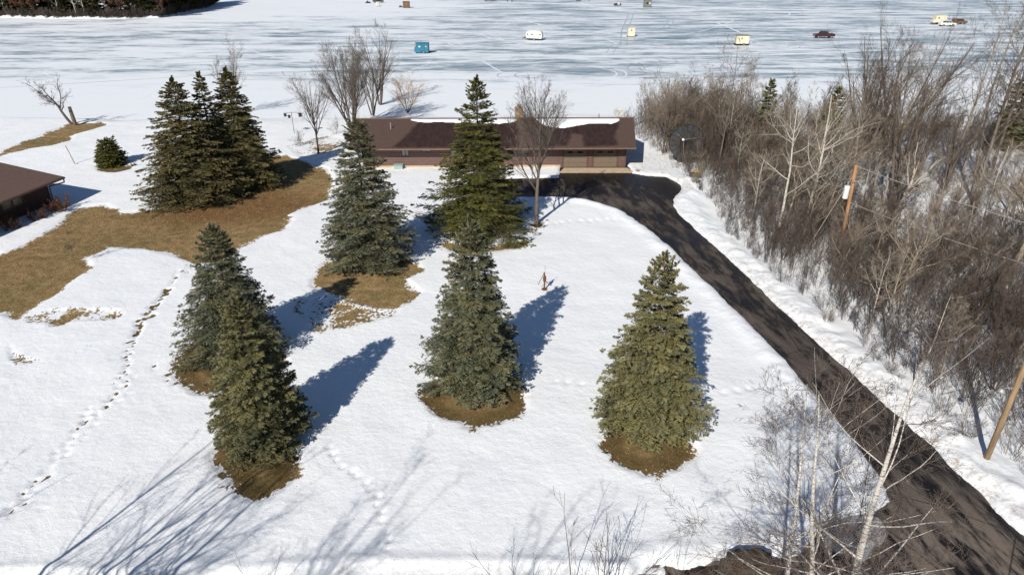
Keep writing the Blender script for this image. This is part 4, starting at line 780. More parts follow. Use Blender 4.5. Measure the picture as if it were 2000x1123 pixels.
# ---------------------------------------------------------------- the ranch house
HX0, HX1, HY0, EV, PIT, RUN = -16.6, 12.75, 74.35, 2.62, .25, 6.7    # wall ends, front wall line, eave height, pitch, run
def house():
    h = empty('ranch_house', ((HX0 + HX1) / 2, HY0, 0), R(1.0)); ox = (HX0 + HX1) / 2
    tag(h, 'long low red brown ranch house with snow along the roof ridge and two garage doors', 'house')
    OV = 1.35; dep = 2 * (RUN - OV); wt = EV + PIT * OV - .12
    def X(px, z=1.0): return at(px, 561.5 - F * math.tan(R(PITCH) - math.atan((CAMH - z) / HY0)), z)[0] - ox
    d1, d2 = (X(1100), X(1147)), (X(1159), X(1206)); x0, x1 = HX0 - ox, HX1 - ox; dh = 2.2; mb = MB(); t = .25
    wins = [(X(824), X(843), 1.75, 2.5), (X(785), X(800), 1.3, 2.2), (X(880), X(905), 1.0, 2.1), (X(990), X(1005), 1.5, 2.3), (X(1020), X(1034), 1.5, 2.2)]
    # front wall cut into panels round the openings
    ops = sorted([(a, b, lo, hi) for a, b, lo, hi in wins] + [(d1[0], d1[1], 0, dh), (d2[0], d2[1], 0, dh)]); c = x0
    for a, b, lo, hi in ops:
        mb.box(((c + a) / 2, t / 2, wt / 2), (a - c, t, wt)); 
        if lo > 0: mb.box(((a + b) / 2, t / 2, lo / 2), (b - a, t, lo))
        mb.box(((a + b) / 2, t / 2, (hi + wt) / 2), (b - a, t, wt - hi)); c = b
    mb.box(((c + x1) / 2, t / 2, wt / 2), (x1 - c, t, wt))
    mb.box((x0 + t / 2, dep / 2, wt / 2), (t, dep - 2 * t, wt)); mb.box((x1 - t / 2, dep / 2, wt / 2), (t, dep - 2 * t, wt)); mb.box((0, dep - t / 2, wt / 2), (x1 - x0, t, wt))
    for xx in (x0 + .12, x1 - .12): mb.add([(xx - .11, 0.02, wt), (xx + .11, .02, wt), (xx + .11, dep - .02, wt), (xx - .11, dep - .02, wt), (xx - .11, dep / 2, wt + PIT * dep / 2 - .04), (xx + .11, dep / 2, wt + PIT * dep / 2 - .04)], [(0, 1, 5, 4), (2, 3, 4, 5), (1, 2, 5), (3, 0, 4), (3, 2, 1, 0)])
    mb.build('wall', M['siding'], h)
    fd = MB(); fd.box(((x0 + X(1095)) / 2, -.03, .16), (X(1095) - x0, .06, .32)); fd.build('foundation', M['concrete'], h)
    # roof: thick slabs, front one gridded so that the melt-wet area is a property of the shingles
    rx0, rx1 = x0 - 1.1, x1 + .75; ny, nx = 40, 220; sk = .75
    xs = np.linspace(0, 1, nx); ss = np.linspace(0, 1, ny); U, T = np.meshgrid(xs, ss); U = U.ravel(); T = T.ravel()
    xr = rx0 + (rx1 - rx0) * U + T * sk * (U > -1) * U - T * 0.5 * (1 - U); yl = -OV + T * RUN; zl = EV + PIT * T * RUN; V = np.stack([xr, yl, zl], 1)
    # photo pixel of every roof vertex, once, to read the measured outlines back into metres
    def rp(px, py):                       # photo pixel -> point on the front roof plane (local)
        a = (px - 1000) / F; b = -(py - 561.5) / F; d = np.array([a, CP + b * SP, -SP + b * CP]); y0 = HY0 - OV
        tt = (EV - PIT * y0 - CAMH) / (d[2] - PIT * d[1]); return (d[0] * tt - ox, d[1] * tt - HY0)
    wet = np.full(len(V), -3.0)
    for poly in ([(1066, 246), (1100, 250), (1150, 243), (1200, 240), (1209, 236), (1212, 245), (1204, 258), (1203, 270), (1209, 286), (1140, 288), (1138, 265), (1118, 262), (1108, 285), (1062, 288)], [(765, 288), (790, 268), (812, 245), (822, 236), (960, 236), (1012, 234), (1014, 288)]):
        wet = np.maximum(wet, sdf(V[:, 0], V[:, 1], np.array([rp(*q) for q in poly])))
    nrm = np.array([0, -PIT, 1]) / math.hypot(1, PIT); B = V - nrm * .16; nv = len(V); i = (np.arange(ny - 1)[:, None] * nx + np.arange(nx - 1)[None]).ravel(); q = np.stack([i, i + 1, i + nx + 1, i + nx], 1)
    e = np.arange(nx - 1); g = np.arange(ny - 1) * nx
    sides = np.vstack([np.stack([e + nv, e + 1 + nv, e + 1, e], 1), np.stack([g, g + nx, g + nx + nv, g + nv], 1), np.stack([g + nx - 1 + nv, g + 2 * nx - 1 + nv, g + 2 * nx - 1, g + nx - 1], 1)])
    rf_ = link('roof', np_mesh('roof', np.vstack([V, B]), [np.vstack([q, q[:, ::-1] + nv, sides])], [M['roof']], attrs={'wet': np.concatenate([wet, wet])}), h)
    rid = EV + PIT * RUN; yr = -OV + RUN; bk = MB()
    bx0, bx1 = rx0 - .5, rx1 + sk; bk.add([(bx0, yr + .002, rid), (bx1, yr + .002, rid), (rx1, yr + RUN, EV), (rx0, yr + RUN, EV), (bx0, yr + .002, rid - .16), (bx1, yr + .002, rid - .16), (rx1, yr + RUN, EV - .16), (rx0, yr + RUN, EV - .16)], [(0, 1, 2, 3), (7, 6, 5, 4), (3, 2, 6, 7), (0, 3, 7, 4), (2, 1, 5, 6)]); bk.build('roof', M['trim'], h)
    rc = MB(); rc.tube((bx0, yr, rid + .02), (bx1, yr, rid + .02), .1, n=8); rc.build('ridge_cap', M['trim'], rf_)
    gu = MB(); gu.box(((rx0 + rx1) / 2, -OV - .07, EV - .10), (rx1 - rx0, .13, .14)); gu.build('gutter', M['gutter'], rf_)
    # snow left on the roof, a slab with a soft edge
    for poly in ([(800, 231), (1008, 231), (1011, 235), (1003, 239), (985, 241), (966, 244), (950, 243), (925, 241), (900, 240), (860, 238), (838, 239), (820, 238), (806, 235)], [(1046, 231), (1212, 231), (1211, 236), (1206, 240), (1198, 243), (1175, 242), (1150, 243), (1130, 246), (1105, 251), (1080, 249), (1068, 246), (1056, 240)]):
        pl = np.array([rp(*q) for q in poly]); gx = np.arange(pl[:, 0].min() - .2, pl[:, 0].max() + .2, .15); gy = np.arange(pl[:, 1].min() - .2, yr - .06, .15); GX, GY = np.meshgrid(gx, gy); GX = GX.ravel(); GY = GY.ravel()
        d = np.minimum(sdf(GX, GY, pl) + .12 * fbm(GX + 50, GY, .8, 3), yr - .1 - GY); th = .16 * np.sqrt(np.clip(d, 0, .4) / .4) * (1 + .2 * fbm(GX, GY, 1.5, 2))
        z = EV + PIT * (GY + OV) + th - .012 * (d <= 0) - .003; nxx = len(gx); i = (np.arange(len(gy) - 1)[:, None] * nxx + np.arange(nxx - 1)[None]).ravel(); qq = np.stack([i, i + 1, i + nxx + 1, i + nxx], 1); qq = qq[(d[qq] > -.02).any(1)]
        u = np.unique(qq); mp = np.zeros(len(GX), int); mp[u] = np.arange(len(u))
        link('snow_cover', np_mesh('snow_cover', np.stack([GX, GY, z], 1)[u], [mp[qq]], [M['snow']], smooth=True), rf_)
    # chimney with two courses, flue
    cx = X(1016, 4) ; ch = MB(); ch.box((cx, yr + .5, rid + .2), (.85, .75, 1.7)); ch.box((cx, yr + .5, rid + 1.1), (.98, .88, .14)); ch.build('chimney', M['stone'], rf_, bevel=.05)
    fl = MB(); fl.tube((cx, yr + .5, rid + 1.15), (cx, yr + .5, rid + 1.4), .16); fl.tube((cx, yr + .5, rid + 1.4), (cx, yr + .5, rid + 1.5), .26, .08); fl.build('flue', M['metal'], rf_)
    vp = MB(); vx = X(1183, 4); vp.tube((vx, yr + .3, rid - .1), (vx, yr + .3, rid + .45), .07); vp.tube((X(756, 4), 3.0, rid - .8), (X(756, 4), 3.0, rid + .1), .06); vp.build('vent_pipe', M['metal'], rf_)
    # garage doors with panel joints and two small windows each
    for a, b in (d1, d2):
        w_ = b - a; ph = dh / 4; dm = MB()
        for k in range(4): dm.box(((a + b) / 2, .10, ph * (k + .5)), (w_ - .02, .05, ph - .02))
        g_ = dm.build('garage_door', M['door'], h)
        for fx in (.28, .70):
            gl = MB(); gl.box((a + w_ * fx, .068, dh * .86 - .18), (w_ * .22, .02, .2)); gl.build('door_window', M['glass'], g_)
        tr = MB(); tr.box((a - .05, -.015, dh / 2), (.1, .03, dh)); tr.box((b + .05, -.015, dh / 2), (.1, .03, dh)); tr.box(((a + b) / 2, -.015, dh + .06), (w_ + .2, .03, .12)); tr.build('door_frame', M['trim'], g_)
    for i, (a, b, lo, hi) in enumerate(wins):
        f = MB(); xm = (a + b) / 2; zm = (lo + hi) / 2
        for cc, dd in (((xm, .02, hi - .04), (b - a, .1, .08)), ((xm, .02, lo + .04), (b - a, .1, .08)), ((a + .04, .02, zm), (.08, .1, hi - lo - .16)), ((b - .04, .02, zm), (.08, .1, hi - lo - .16)), ((xm, .03, zm), (.05, .06, hi - lo - .16))): f.box(cc, dd)
        fo = f.build('window', M['trim'], h); gp = MB(); gp.box((xm, .10, zm), (b - a - .14, .02, hi - lo - .14)); gp.build('pane', M['pale_glass' if i != 3 else 'glass'], fo)
    ds = MB(); ds.poly_tube([(x1 - .1, -OV, EV - .15), (x1 - .08, -.1, EV - .4), (x1 - .08, -.08, .1)], .045); ds.build('downspout', M['trim'], h)
    return ox, x1
house()
ap = MB(); a0, a1 = at(1093, 337), at(1238, 337); b0, b1 = at(1100, 322), at(1218, 321)
ap.add([(a0[0], a0[1], .03), (a1[0], a1[1], .03), (b1[0] + .2, HY0 - .04, .03), (b0[0], HY0 - .04, .03), (a0[0], a0[1], -.15), (a1[0], a1[1], -.15), (b1[0] + .2, HY0 - .04, -.15), (b0[0], HY0 - .04, -.15)], [(0, 1, 2, 3), (4, 5, 1, 0), (5, 6, 2, 1), (7, 4, 0, 3)])
tag(ap.build('apron', M['concrete']), kind='structure')
# garden bed snow strip is part of the ground; pale tub at the left of the wall
p = at(779, 331); mb = MB(); mb.box((0, 0, .22), (1.0, .7, .45), top=.92); mb.box((0, 0, .48), (1.06, .76, .07)); o = mb.build('storage_bin', M['mint'], bevel=.05); o.location = (p[0], p[1], 0.05); tag(o, 'pale mint storage bin against the left part of the house wall', 'storage bin')
# satellite dishes
def dish(name, loc, r_, facing, mat, lab, cat, pole_h, ribs=0):
    o = empty(name, loc); tag(o, lab, cat); fv = Vector(facing).normalized(); Mx = fv.to_track_quat('Z', 'Y').to_matrix(); c = Vector((0, 0, pole_h)); d = MB()
    prof = [(r_ * k / 8, r_ * .22 * (k / 8) ** 2) for k in range(9)]; d.lathe([(x + .001, z) for x, z in prof], c, 32, Mx); d.lathe([(x + .001, z - .03) for x, z in prof], c, 32, Mx); d.build('reflector', mat, o, smooth=True)
    if ribs:
        rb = MB()
        for k in range(ribs):
            a = k / ribs * 6.283; pts = [np.array(c) + np.array(Mx @ Vector((r_ * f * math.cos(a), r_ * f * math.sin(a), r_ * .22 * f * f + .03))) for f in (0.05, .35, .7, 1.0)]; rb.poly_tube(pts, .022, 5)
        rm = [np.array(c) + np.array(Mx @ Vector((r_ * math.cos(k / 32 * 6.283), r_ * math.sin(k / 32 * 6.283), r_ * .22))) for k in range(33)]; rb.poly_tube(rm, .04, 5); rb.build('ribs', M['black'], o)
    fd = MB(); f0 = np.array(c) + np.array(fv) * r_ * .95
    for k in range(3):
        a = k * 2.094 + .5; e = np.array(c) + np.array(Mx @ Vector((r_ * .75 * math.cos(a), r_ * .75 * math.sin(a), r_ * .13))); fd.tube(e, f0, .015 * r_ + .008, n=5)
    fd.tube(f0 - np.array(fv) * .08 * r_, f0 + np.array(fv) * .1 * r_, .07 * r_, n=8); fd.build('feed_horn', M['metal'], o)
    pl = MB(); pl.tube((0, 0, -.2), tuple(np.array(c) - np.array(fv) * .12), .05 + .02 * r_, n=8); pl.build('pole', M['metal'] if not ribs else M['black'], o)
p = at(1338, 318); dish('black_satellite_dish', (p[0], p[1], 0), 1.95, (-.45, -.80, .38), M['mesh_black'], 'big old black mesh satellite dish at the edge of the brush beyond the garage', 'satellite dish', 2.3, 18)
p = at(1206, 262, 3.0)
dish('grey_satellite_dish', (at(1207, 232, 4.1)[0], HY0 - 1.35 + RUN + .6, 4.0), .62, (-.15, -.7, .6), simple('pale grey dish', (.42, .42, .40), .5, .1), 'small grey satellite dish above the right end of the roof ridge', 'satellite dish', .85)
# green box with a yellow cap by the brush
p = at(1357, 350); o = empty('utility_box', (p[0], p[1], 0)); tag(o, 'squat green utility box with a yellow top at the brush edge near the garage', 'utility box')
MB().box((0, 0, .35), (1.1, .7, .7), top=.94).build('cabinet', M['green_box'], o, bevel=.03); MB().box((.1, -.1, .86), (.55, .4, .14)).tube((.1, -.1, .7), (.1, -.1, .8), .05).build('cap', M['yellow'], o, bevel=.03)
# neighbouring house
def neighbour():
    h = empty('neighbouring_house', (-44.3, 62.6, 0), R(-9)); tag(h, 'dark brown low house at the left edge, shaded side wall with one window', 'house'); W_, D_ = 11.0, 15.0; wz = 2.4
    mb = MB(); a, b, lo, hi = -5.4, -3.0, 1.05, 2.05; t = .2
    mb.box((-t / 2, (0 + b) / 2, wz / 2), (t, -b, wz)); mb.box((-t / 2, (a - D_) / 2, wz / 2), (t, D_ + a, wz)); mb.box((-t / 2, (a + b) / 2, lo / 2), (t, b - a, lo)); mb.box((-t / 2, (a + b) / 2, (hi + wz) / 2), (t, b - a, wz - hi))
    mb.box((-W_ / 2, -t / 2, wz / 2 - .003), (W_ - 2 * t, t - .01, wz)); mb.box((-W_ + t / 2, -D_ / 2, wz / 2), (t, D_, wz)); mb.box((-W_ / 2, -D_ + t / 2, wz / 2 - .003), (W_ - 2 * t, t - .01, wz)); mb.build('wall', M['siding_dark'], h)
    ov = 1.25; z0 = wz + .02; zr = z0 + .17 * (W_ / 2 + ov); y0, y1 = .9, -D_ - .9; rf_ = MB(); xr = -W_ / 2
    for (xa, za, xb, zb) in ((ov, z0, xr + .001, zr), (xr - .001, zr, -W_ - ov, z0)):
        rf_.add([(xa, y0, za), (xb, y0, zb), (xb, y1, zb), (xa, y1, za), (xa, y0, za - .18), (xb, y0, zb - .18), (xb, y1, zb - .18), (xa, y1, za - .18)], [(0, 1, 2, 3), (7, 6, 5, 4), (0, 3, 7, 4), (1, 0, 4, 5), (3, 2, 6, 7), (2, 1, 5, 6)])
    g = NG('brown neighbour shingles'); n = g.noise(3, 5, .7, stretch=(1, 3, 1)); m = g.done(g.ramp(n, [(.3, (.10, .062, .052)), (.7, (.15, .098, .082))]), .85)
    ro = rf_.build('roof', m, h); gu = MB().box((ov + .06, (y0 + y1) / 2, z0 - .1), (.12, y0 - y1, .14)); gu.build('gutter', M['trim'], ro)
    ds = MB().poly_tube([(ov + .03, .75, z0 - .2), (ov + .02, .72, z0 - .5), (.1, .1, z0 - .75), (.06, .06, .2)], .06); ds.build('downspout', M['trim'], h)
    cz = MB().box((xr, -6, zr + .4), (.9, .7, 1.4)); cz.build('chimney', M['stone'], ro)
    f = MB(); ym = (a + b) / 2; zm = (lo + hi) / 2
    for cc, dd in (((-.02, ym, hi - .04), (.1, b - a, .08)), ((-.02, ym, lo + .04), (.1, b - a, .08)), ((-.02, a + .04, zm), (.1, .08, hi - lo - .16)), ((-.02, b - .04, zm), (.1, .08, hi - lo - .16)), ((-.03, ym, zm), (.06, .06, hi - lo - .16))): f.box(cc, dd)
    w_ = f.build('window', M['trim'], h); MB().box((-.09, ym, zm), (.02, b - a - .14, hi - lo - .14)).build('pane', M['dim_glass'], w_)
neighbour()
# ---------------------------------------------------------------- poles and wires
def curve_wire(p0, p1, sag, r_=.012, n=14):
    t = np.linspace(0, 1, n); p0 = np.array(p0, float); p1 = np.array(p1, float); pts = p0 + (p1 - p0) * t[:, None]; pts[:, 2] -= sag * 4 * t * (1 - t); return tubes(pts[None], np.full((1, n), r_), 5)
pb = at(1637, 505); PH = 7.6; po = empty('utility_pole', (pb[0], pb[1], 0)); tag(po, 'orange brown wooden utility pole carrying a grey transformer in the brush', 'utility pole')
MB().tube((0, 0, -.3), (-.25, 0, PH), .155, .12, 12).build('pole', M['wood_pole'], po, smooth=True)
tz = PH - 2.1; MB().tube((-.62, -.12, tz - .45), (-.62, -.12, tz + .45), .2, n=16).tube((-.62, -.12, tz + .45), (-.62, -.12, tz + .52), .22, .18, n=16).build('transformer', M['white'], po, smooth=False)
MB().tube((-.62, -.12, tz + .5), (-.62, -.12, tz + .85), .045).tube((-.85, -.15, tz + .3), (-.95, -.15, tz + .3), .05).box((-.32, -.08, tz + .25), (.25, .08, .08)).box((-.32, -.08, tz - .25), (.25, .08, .08)).build('bushing', M['metal'], po)
MB().box((.15, -.05, PH - 1.25), (1.0, .09, .1), rz=.3).tube((.45, .05, PH - 1.3), (.38, .03, PH - 1.75), .04).tube((.1, -.05, PH - 1.2), (.3, -.25, PH - 1.6), .03).build('cutout_arm', M['metal'], po)
P2 = (22.5, 25.4)
p2 = empty('street_lamp_pole', (P2[0], P2[1], 0)); tag(p2, 'weathered wooden pole at the right edge beside the driveway, holding a lamp', 'street lamp')
MB().tube((0, 0, -.3), (.25, .1, 9.2), .135, .10, 12).build('pole', M['wood_old'], p2, smooth=True)
la = MB(); zz = 4.35; la.poly_tube([(-.05, 0, zz), (-.35, -.1, zz + .12), (-.55, -.15, zz + .1)], .022, 6); la.build('arm', M['metal'], p2)
MB().lathe([(.001, .1), (.09, .08), (.14, 0.0), (.16, -.12), (.001, -.14)], (-.68, -.18, zz + .02), 14).build('lamp_head', M['metal'], p2, smooth=True)
P3_ = (36, 30)
p3 = empty('utility_pole', (P3_[0], P3_[1], 0)); tag(p3, 'plain wooden utility pole outside the right edge that ends the two wires', 'utility pole'); MB().tube((0, 0, -.3), (0, 0, 8), .16, .13, 12).build('pole', M['wood_old'], p3, smooth=True)
top = (pb[0] - .25, pb[1], PH - .1)
for a, b, sg, lab in ((top, (P3_[0], P3_[1], 7.4), .4, 'upper wire running from the top of the transformer pole to the right'), ((pb[0] - .2, pb[1], PH - 2.9), (P3_[0], P3_[1], 5.4), .5, 'lower wire running from below the transformer to the right'), ((pb[0] - .22, pb[1], PH - .6), (pb[0] - 3.6, pb[1] - 1.0, 0), 0, 'guy wire slanting down left from the transformer pole')):
    V, Fq = curve_wire(a, b, sg, .024); tag(link('power_line', np_mesh('power_line', V, [Fq], [M['wire']])), lab, 'wire')
# ---------------------------------------------------------------- yard things
p = at(1063, 567); o = empty('hand_pump', (p[0], p[1], .08)); tag(o, 'rusty antique hand pump standing alone on the open snow', 'hand pump')
MB().tube((0, 0, 0), (0, 0, .04), .2, n=16).build('base', M['rust'], o); MB().tube((0, 0, 0), (0, 0, .62), .06, .055, 10).lathe([(.06, .6), (.11, .68), (.12, .95), (.09, 1.05), (.05, 1.12)], n=12).tube((-.02, 0, 1.1), (-.03, 0, 1.32), .045, n=8).build('body', M['rust'], o)
MB().tube((.02, 0, .66), (.22, -.02, .55), .035, n=8).build('spout', M['rust'], o); MB().poly_tube([(.0, 0, 1.34), (-.12, 0, 1.15), (-.22, 0, .85), (-.36, 0, .6), (-.42, 0, .36)], .022, 6).build('handle', M['rust'], o); MB().tube((.02, 0, 1.0), (.02, 0, 1.85), .012, n=6).build('rod', M['rust'], o)
p = at(147, 321); a = MB(); a.tube((0, 0, -.1), (-.5, 0, 2.15), .05, .04); a.tube((-.08, 0, 0), (.28, 0, .06), .04); o = a.build('leaning_post', M['wood_old']); o.location = (p[0], p[1], 0); tag(o, 'thin leaning wooden post on the snow left of the round evergreen', 'post')
p = at(575, 262); o = empty('bird_feeder', (p[0], p[1], 0)); tag(o, 'dark bird feeders hung on a pole at the shore left of the house', 'bird feeder')
MB().tube((0, 0, -.1), (0, 0, 2.9), .03).tube((-.9, 0, 2.8), (1.2, 0, 2.8), .02).build('pole', M['black'], o)
for dx, dz, s in ((-.85, 2.45, .3), (-.35, 2.25, .28), (1.1, 2.45, .36)): MB().box((dx, 0, dz), (s, s, s), top=.8).box((dx, 0, dz + s * .6), (s * 1.4, s * 1.4, .04)).tube((dx, 0, dz + s * .6), (dx, 0, 2.8), .01, n=5).build('feeder', M['black'], o)
p = at(1820, 267); o = empty('bench', (p[0], p[1], 0)); tag(o, 'small black bench on the snow beyond the tall poplars', 'bench')
MB().box((0, 0, .5), (1.6, .45, .06)).build('seat', M['black'], o); MB().box((0, .22, .85), (1.6, .05, .45)).build('backrest', M['black'], o)
for sx in (-.7, .7): MB().box((sx, 0, .25), (.08, .42, .44)).build('leg', M['black'], o)
p = at(1692, 282); o = empty('dark_shed', (p[0], p[1], 0)); tag(o, 'dark shed half hidden behind the large multi stemmed trees', 'shed')
MB().box((0, 0, 1.0), (2.6, 2.2, 2.0)).build('wall', M['green_box'], o); r_ = MB(); r_.prism([(-1.6, 1.95), (1.6, 1.95), (0, 2.6)], -1.3, 1.3); r_.build('roof', M['black'], o); MB().box((0, -1.12, .9), (.9, .05, 1.7)).build('door', M['black'], o)
# ---------------------------------------------------------------- things out on the ice
def wheel(parent, x, y, r_=.36, w_=.24):
    t = MB().tube((x, y - w_ / 2, r_), (x, y + w_ / 2, r_), r_, n=16).build('wheel', M['tyre'], parent); MB().tube((x, y - w_ / 2 - .01, r_), (x, y + w_ / 2 + .01, r_), r_ * .55, n=10).build('rim', M['metal'], t)
def vehicle(name, px, py, rz, paint, kind, lab, cat, sc=1.0):
    p = at(px, py, ZL); o = empty(name, (p[0], p[1], ZL + .01), rz); o.scale = (sc,) * 3; tag(o, lab, cat); b = MB()
    if kind == 'pickup':
        b.prism([(-2.8, .5), (2.7, .5), (2.8, .75), (2.72, 1.05), (1.35, 1.18), (.75, 1.78), (-.6, 1.82), (-.85, 1.18), (-2.8, 1.15)], -.95, .95)
        gl = [[(.80, 1.2), (1.22, 1.2), (.70, 1.70), (.15, 1.72), (.15, 1.2)], [(.08, 1.2), (.08, 1.73), (-.55, 1.74), (-.7, 1.2)]]
        b.build('body', paint, o, bevel=.04); MB().box((-1.8, 0, 1.17), (1.7, 1.6, .04)).build('cargo_bed', M['black'], o)
    else:
        b.prism([(-2.4, .45), (2.35, .45), (2.45, .75), (2.3, 1.0), (1.2, 1.12), (.6, 1.7), (-1.9, 1.75), (-2.35, 1.15), (-2.45, .7)], -.92, .92); b.build('body', paint, o, bevel=.04)
        gl = [[(.62, 1.14), (1.05, 1.14), (.5, 1.62), (.0, 1.64), (0, 1.14)], [(-.08, 1.14), (-.08, 1.64), (-.9, 1.66), (-.9, 1.14)], [(-.98, 1.14), (-.98, 1.66), (-1.8, 1.66), (-2.1, 1.14)]]
    for q in gl: g = MB(); y = .965 if kind == 'pickup' else .935; g.prism(q, -y, y); g.build('window', M['glass'], o)
    ws = MB(); fx = (1.08, 1.46) if kind == 'pickup' else (.93, 1.4); ws.box((fx[0], 0, fx[1]), (.74, 1.6, .02), rx=0); wo = ws
    for x in (-1.75, 1.75) if kind == 'pickup' else (-1.5, 1.5):
        for y in (-.86, .86): wheel(o, x, y)
    for y in (-.65, .65): MB().box((2.76 if kind == 'pickup' else 2.4, y, .82), (.08, .35, .16)).build('headlight', M['white'], o)
    return o
vehicle('pickup_truck', 1608, 75, R(178), M['oxide'], 'pickup', 'dark red brown pickup parked alone on the ice at the right', 'pickup truck', 1.0)
vehicle('white_suv', 1849, 52, R(-4), M['white'], 'suv', 'white car parked beside the cream trailer on the ice', 'car')
vehicle('dark_suv', 1872, 48, R(12), M['brown_ply'], 'suv', 'dark brown car parked right behind the white car on the ice', 'car')
vehicle('pickup_truck', 957, 3, R(10), M['black'], 'pickup', 'black pickup at the top edge near the centre of the lake', 'pickup truck')
vehicle('pickup_truck', 739, 6, R(5), M['cloth_dark'], 'pickup', 'dark blue pickup at the top edge behind the brown ice shack', 'pickup truck', .9)
vehicle('pickup_truck', 1129, 2, R(85), M['black'], 'pickup', 'black vehicle seen end on at the very top edge', 'pickup truck', .9)
def shack(name, px, py, d, mat, lab, rz=0.0, win=(), door=None, roof=None, sled=True, lift=.18, slant=.12):
    p = at(px, py, ZL); o = empty(name, (p[0], p[1], ZL + .01), rz); tag(o, lab, 'ice shack'); W_, D_, H_ = d
    MB().box((0, 0, lift + H_ / 2), (W_, D_, H_)).build('wall', mat, o, bevel=.02)
    z = lift + H_; r_ = MB(); r_.add([(-W_ / 2 - .12, -D_ / 2 - .12, z + slant), (W_ / 2 + .12, -D_ / 2 - .12, z + slant), (W_ / 2 + .12, D_ / 2 + .12, z + .02), (-W_ / 2 - .12, D_ / 2 + .12, z + .02), (-W_ / 2 - .12, -D_ / 2 - .12, z + .002), (W_ / 2 + .12, -D_ / 2 - .12, z + .002), (W_ / 2 + .12, D_ / 2 + .12, z - .01), (-W_ / 2 - .12, D_ / 2 + .12, z - .01)], [(0, 1, 2, 3), (7, 6, 5, 4), (0, 4, 5, 1), (1, 5, 6, 2), (2, 6, 7, 3), (3, 7, 4, 0)]); r_.build('roof', roof or mat, o)
    if sled:
        for y in (-D_ * .35, D_ * .35): MB().box((0, y, lift / 2), (W_ + .3, .14, lift - .01)).build('runner', M['black'], o)
    for wx, wz, ww, wh, wm in win: f = MB().box((wx, -D_ / 2 - .015, wz), (ww, .03, wh)).build('window', M[wm], o)
    if door: MB().box((door[0], -D_ / 2 - .02, door[1]), (door[2], .04, door[3])).build('door', M['cream'] if len(door) < 5 else M[door[4]], o)
    return o
o = shack('ice_shack', 826, 104, (2.95, 2.3, 2.1), M['blue'], 'bright blue ice fishing shack with two small windows', 0, [(-.62, 1.55, .42, .28, 'white'), (.95, 1.55, .55, .3, 'pale_glass')], slant=.2)
MB().box((-1.75, 0, .75), (.45, 1.2, 1.0), top=.8).build('side_box', M['blue'], o); MB().box((2.2, 0, .32), (1.6, .12, .1)).build('hitch', M['black'], o); wheel(o, .35, -1.2, .28, .16); MB().tube((-1.65, 0, 1.2), (-1.72, 0, 2.5), .03).tube((-1.95, 0, 2.45), (-1.5, 0, 2.5), .03).build('stove_pipe', M['wood_old'], o)
o = shack('ice_shack', 1232, 72, (1.9, 1.9, 2.2), M['cream'], 'narrow cream ice shack with one small dark window', 0, [(-.02, 1.75, .22, .4, 'glass')])
o = shack('ice_shack', 1447, 89, (3.2, 2.0, 2.0), M['cream'], 'beige ice shack on a wheeled frame with a dark roof edge', 0, [(-.25, 1.75, .22, .5, 'glass'), (.6, 1.7, .5, .4, 'cream')], roof=M['green_box'], lift=.45); wheel(o, .4, -1.05, .3, .16); MB().box((-1.75, -.5, 1.1), (.05, .05, 1.9), rx=0).build('ladder', M['oxide'], o)
o = shack('ice_shack', 794, 16, (2.6, 2.2, 2.3), M['brown_ply'], 'small brown ice shack near the top edge, left of centre', 0, [(.3, 1.5, .4, .5, 'wood_old')])
o = shack('ice_shack', 1264, 15, (3.0, 2.4, 2.6), M['grey_ply'], 'grey ice shack near the top edge with a dark window', 0, [(-.3, 1.7, .8, .8, 'black'), (.8, 1.6, .4, .7, 'white')])
o = shack('ice_shack', 738, 13, (1.2, 1.2, 1.4), M['cream'], 'tiny cream shelter just left of the brown ice shack', 0, [(0, .9, .3, .4, 'wood_old')])
# gear beside the brown shack
p = at(783, 15, ZL); mb = MB(); mb.box((0, 0, .35), (1.5, .7, .35), top=.8).box((-.3, 0, .7), (.4, .5, .4), top=.6).box((0, 0, .08), (1.9, .8, .1)); o = mb.build('snowmobile', M['black'], bevel=.05); o.location = (p[0], p[1], ZL); tag(o, 'black snowmobile parked left of the brown ice shack', 'snowmobile')
p = at(719, 7, ZL); mb = MB(); mb.box((0, 0, .4), (2.2, .9, .45), top=.75).box((-.3, 0, .85), (.6, .6, .5), top=.5).box((0, 0, .08), (2.4, 1, .1)); o = mb.build('snowmobile', M['cloth_dark'], bevel=.05); o.location = (p[0], p[1], ZL); tag(o, 'dark snowmobile at the top edge left of the dark blue pickup', 'snowmobile')
p = at(1206, 12, ZL); o = empty('snowmobile', (p[0], p[1], ZL), .3); tag(o, 'black and white snowmobile near the top edge left of the grey shack', 'snowmobile')
MB().prism([(-1.6, .3), (1.5, .3), (1.7, .6), (.9, 1.2), (.2, 1.0), (-1.5, .9)], -.5, .5).build('body', M['black'], o, bevel=.06); MB().box((.3, -.52, .75), (1.1, .04, .5)).box((.6, 0, 1.15), (.6, .7, .4), top=.6).build('windscreen', M['white'], o); MB().box((0, -.55, .08), (3.2, .16, .1)).box((0, .55, .08), (3.2, .16, .1)).build('ski', M['black'], o)
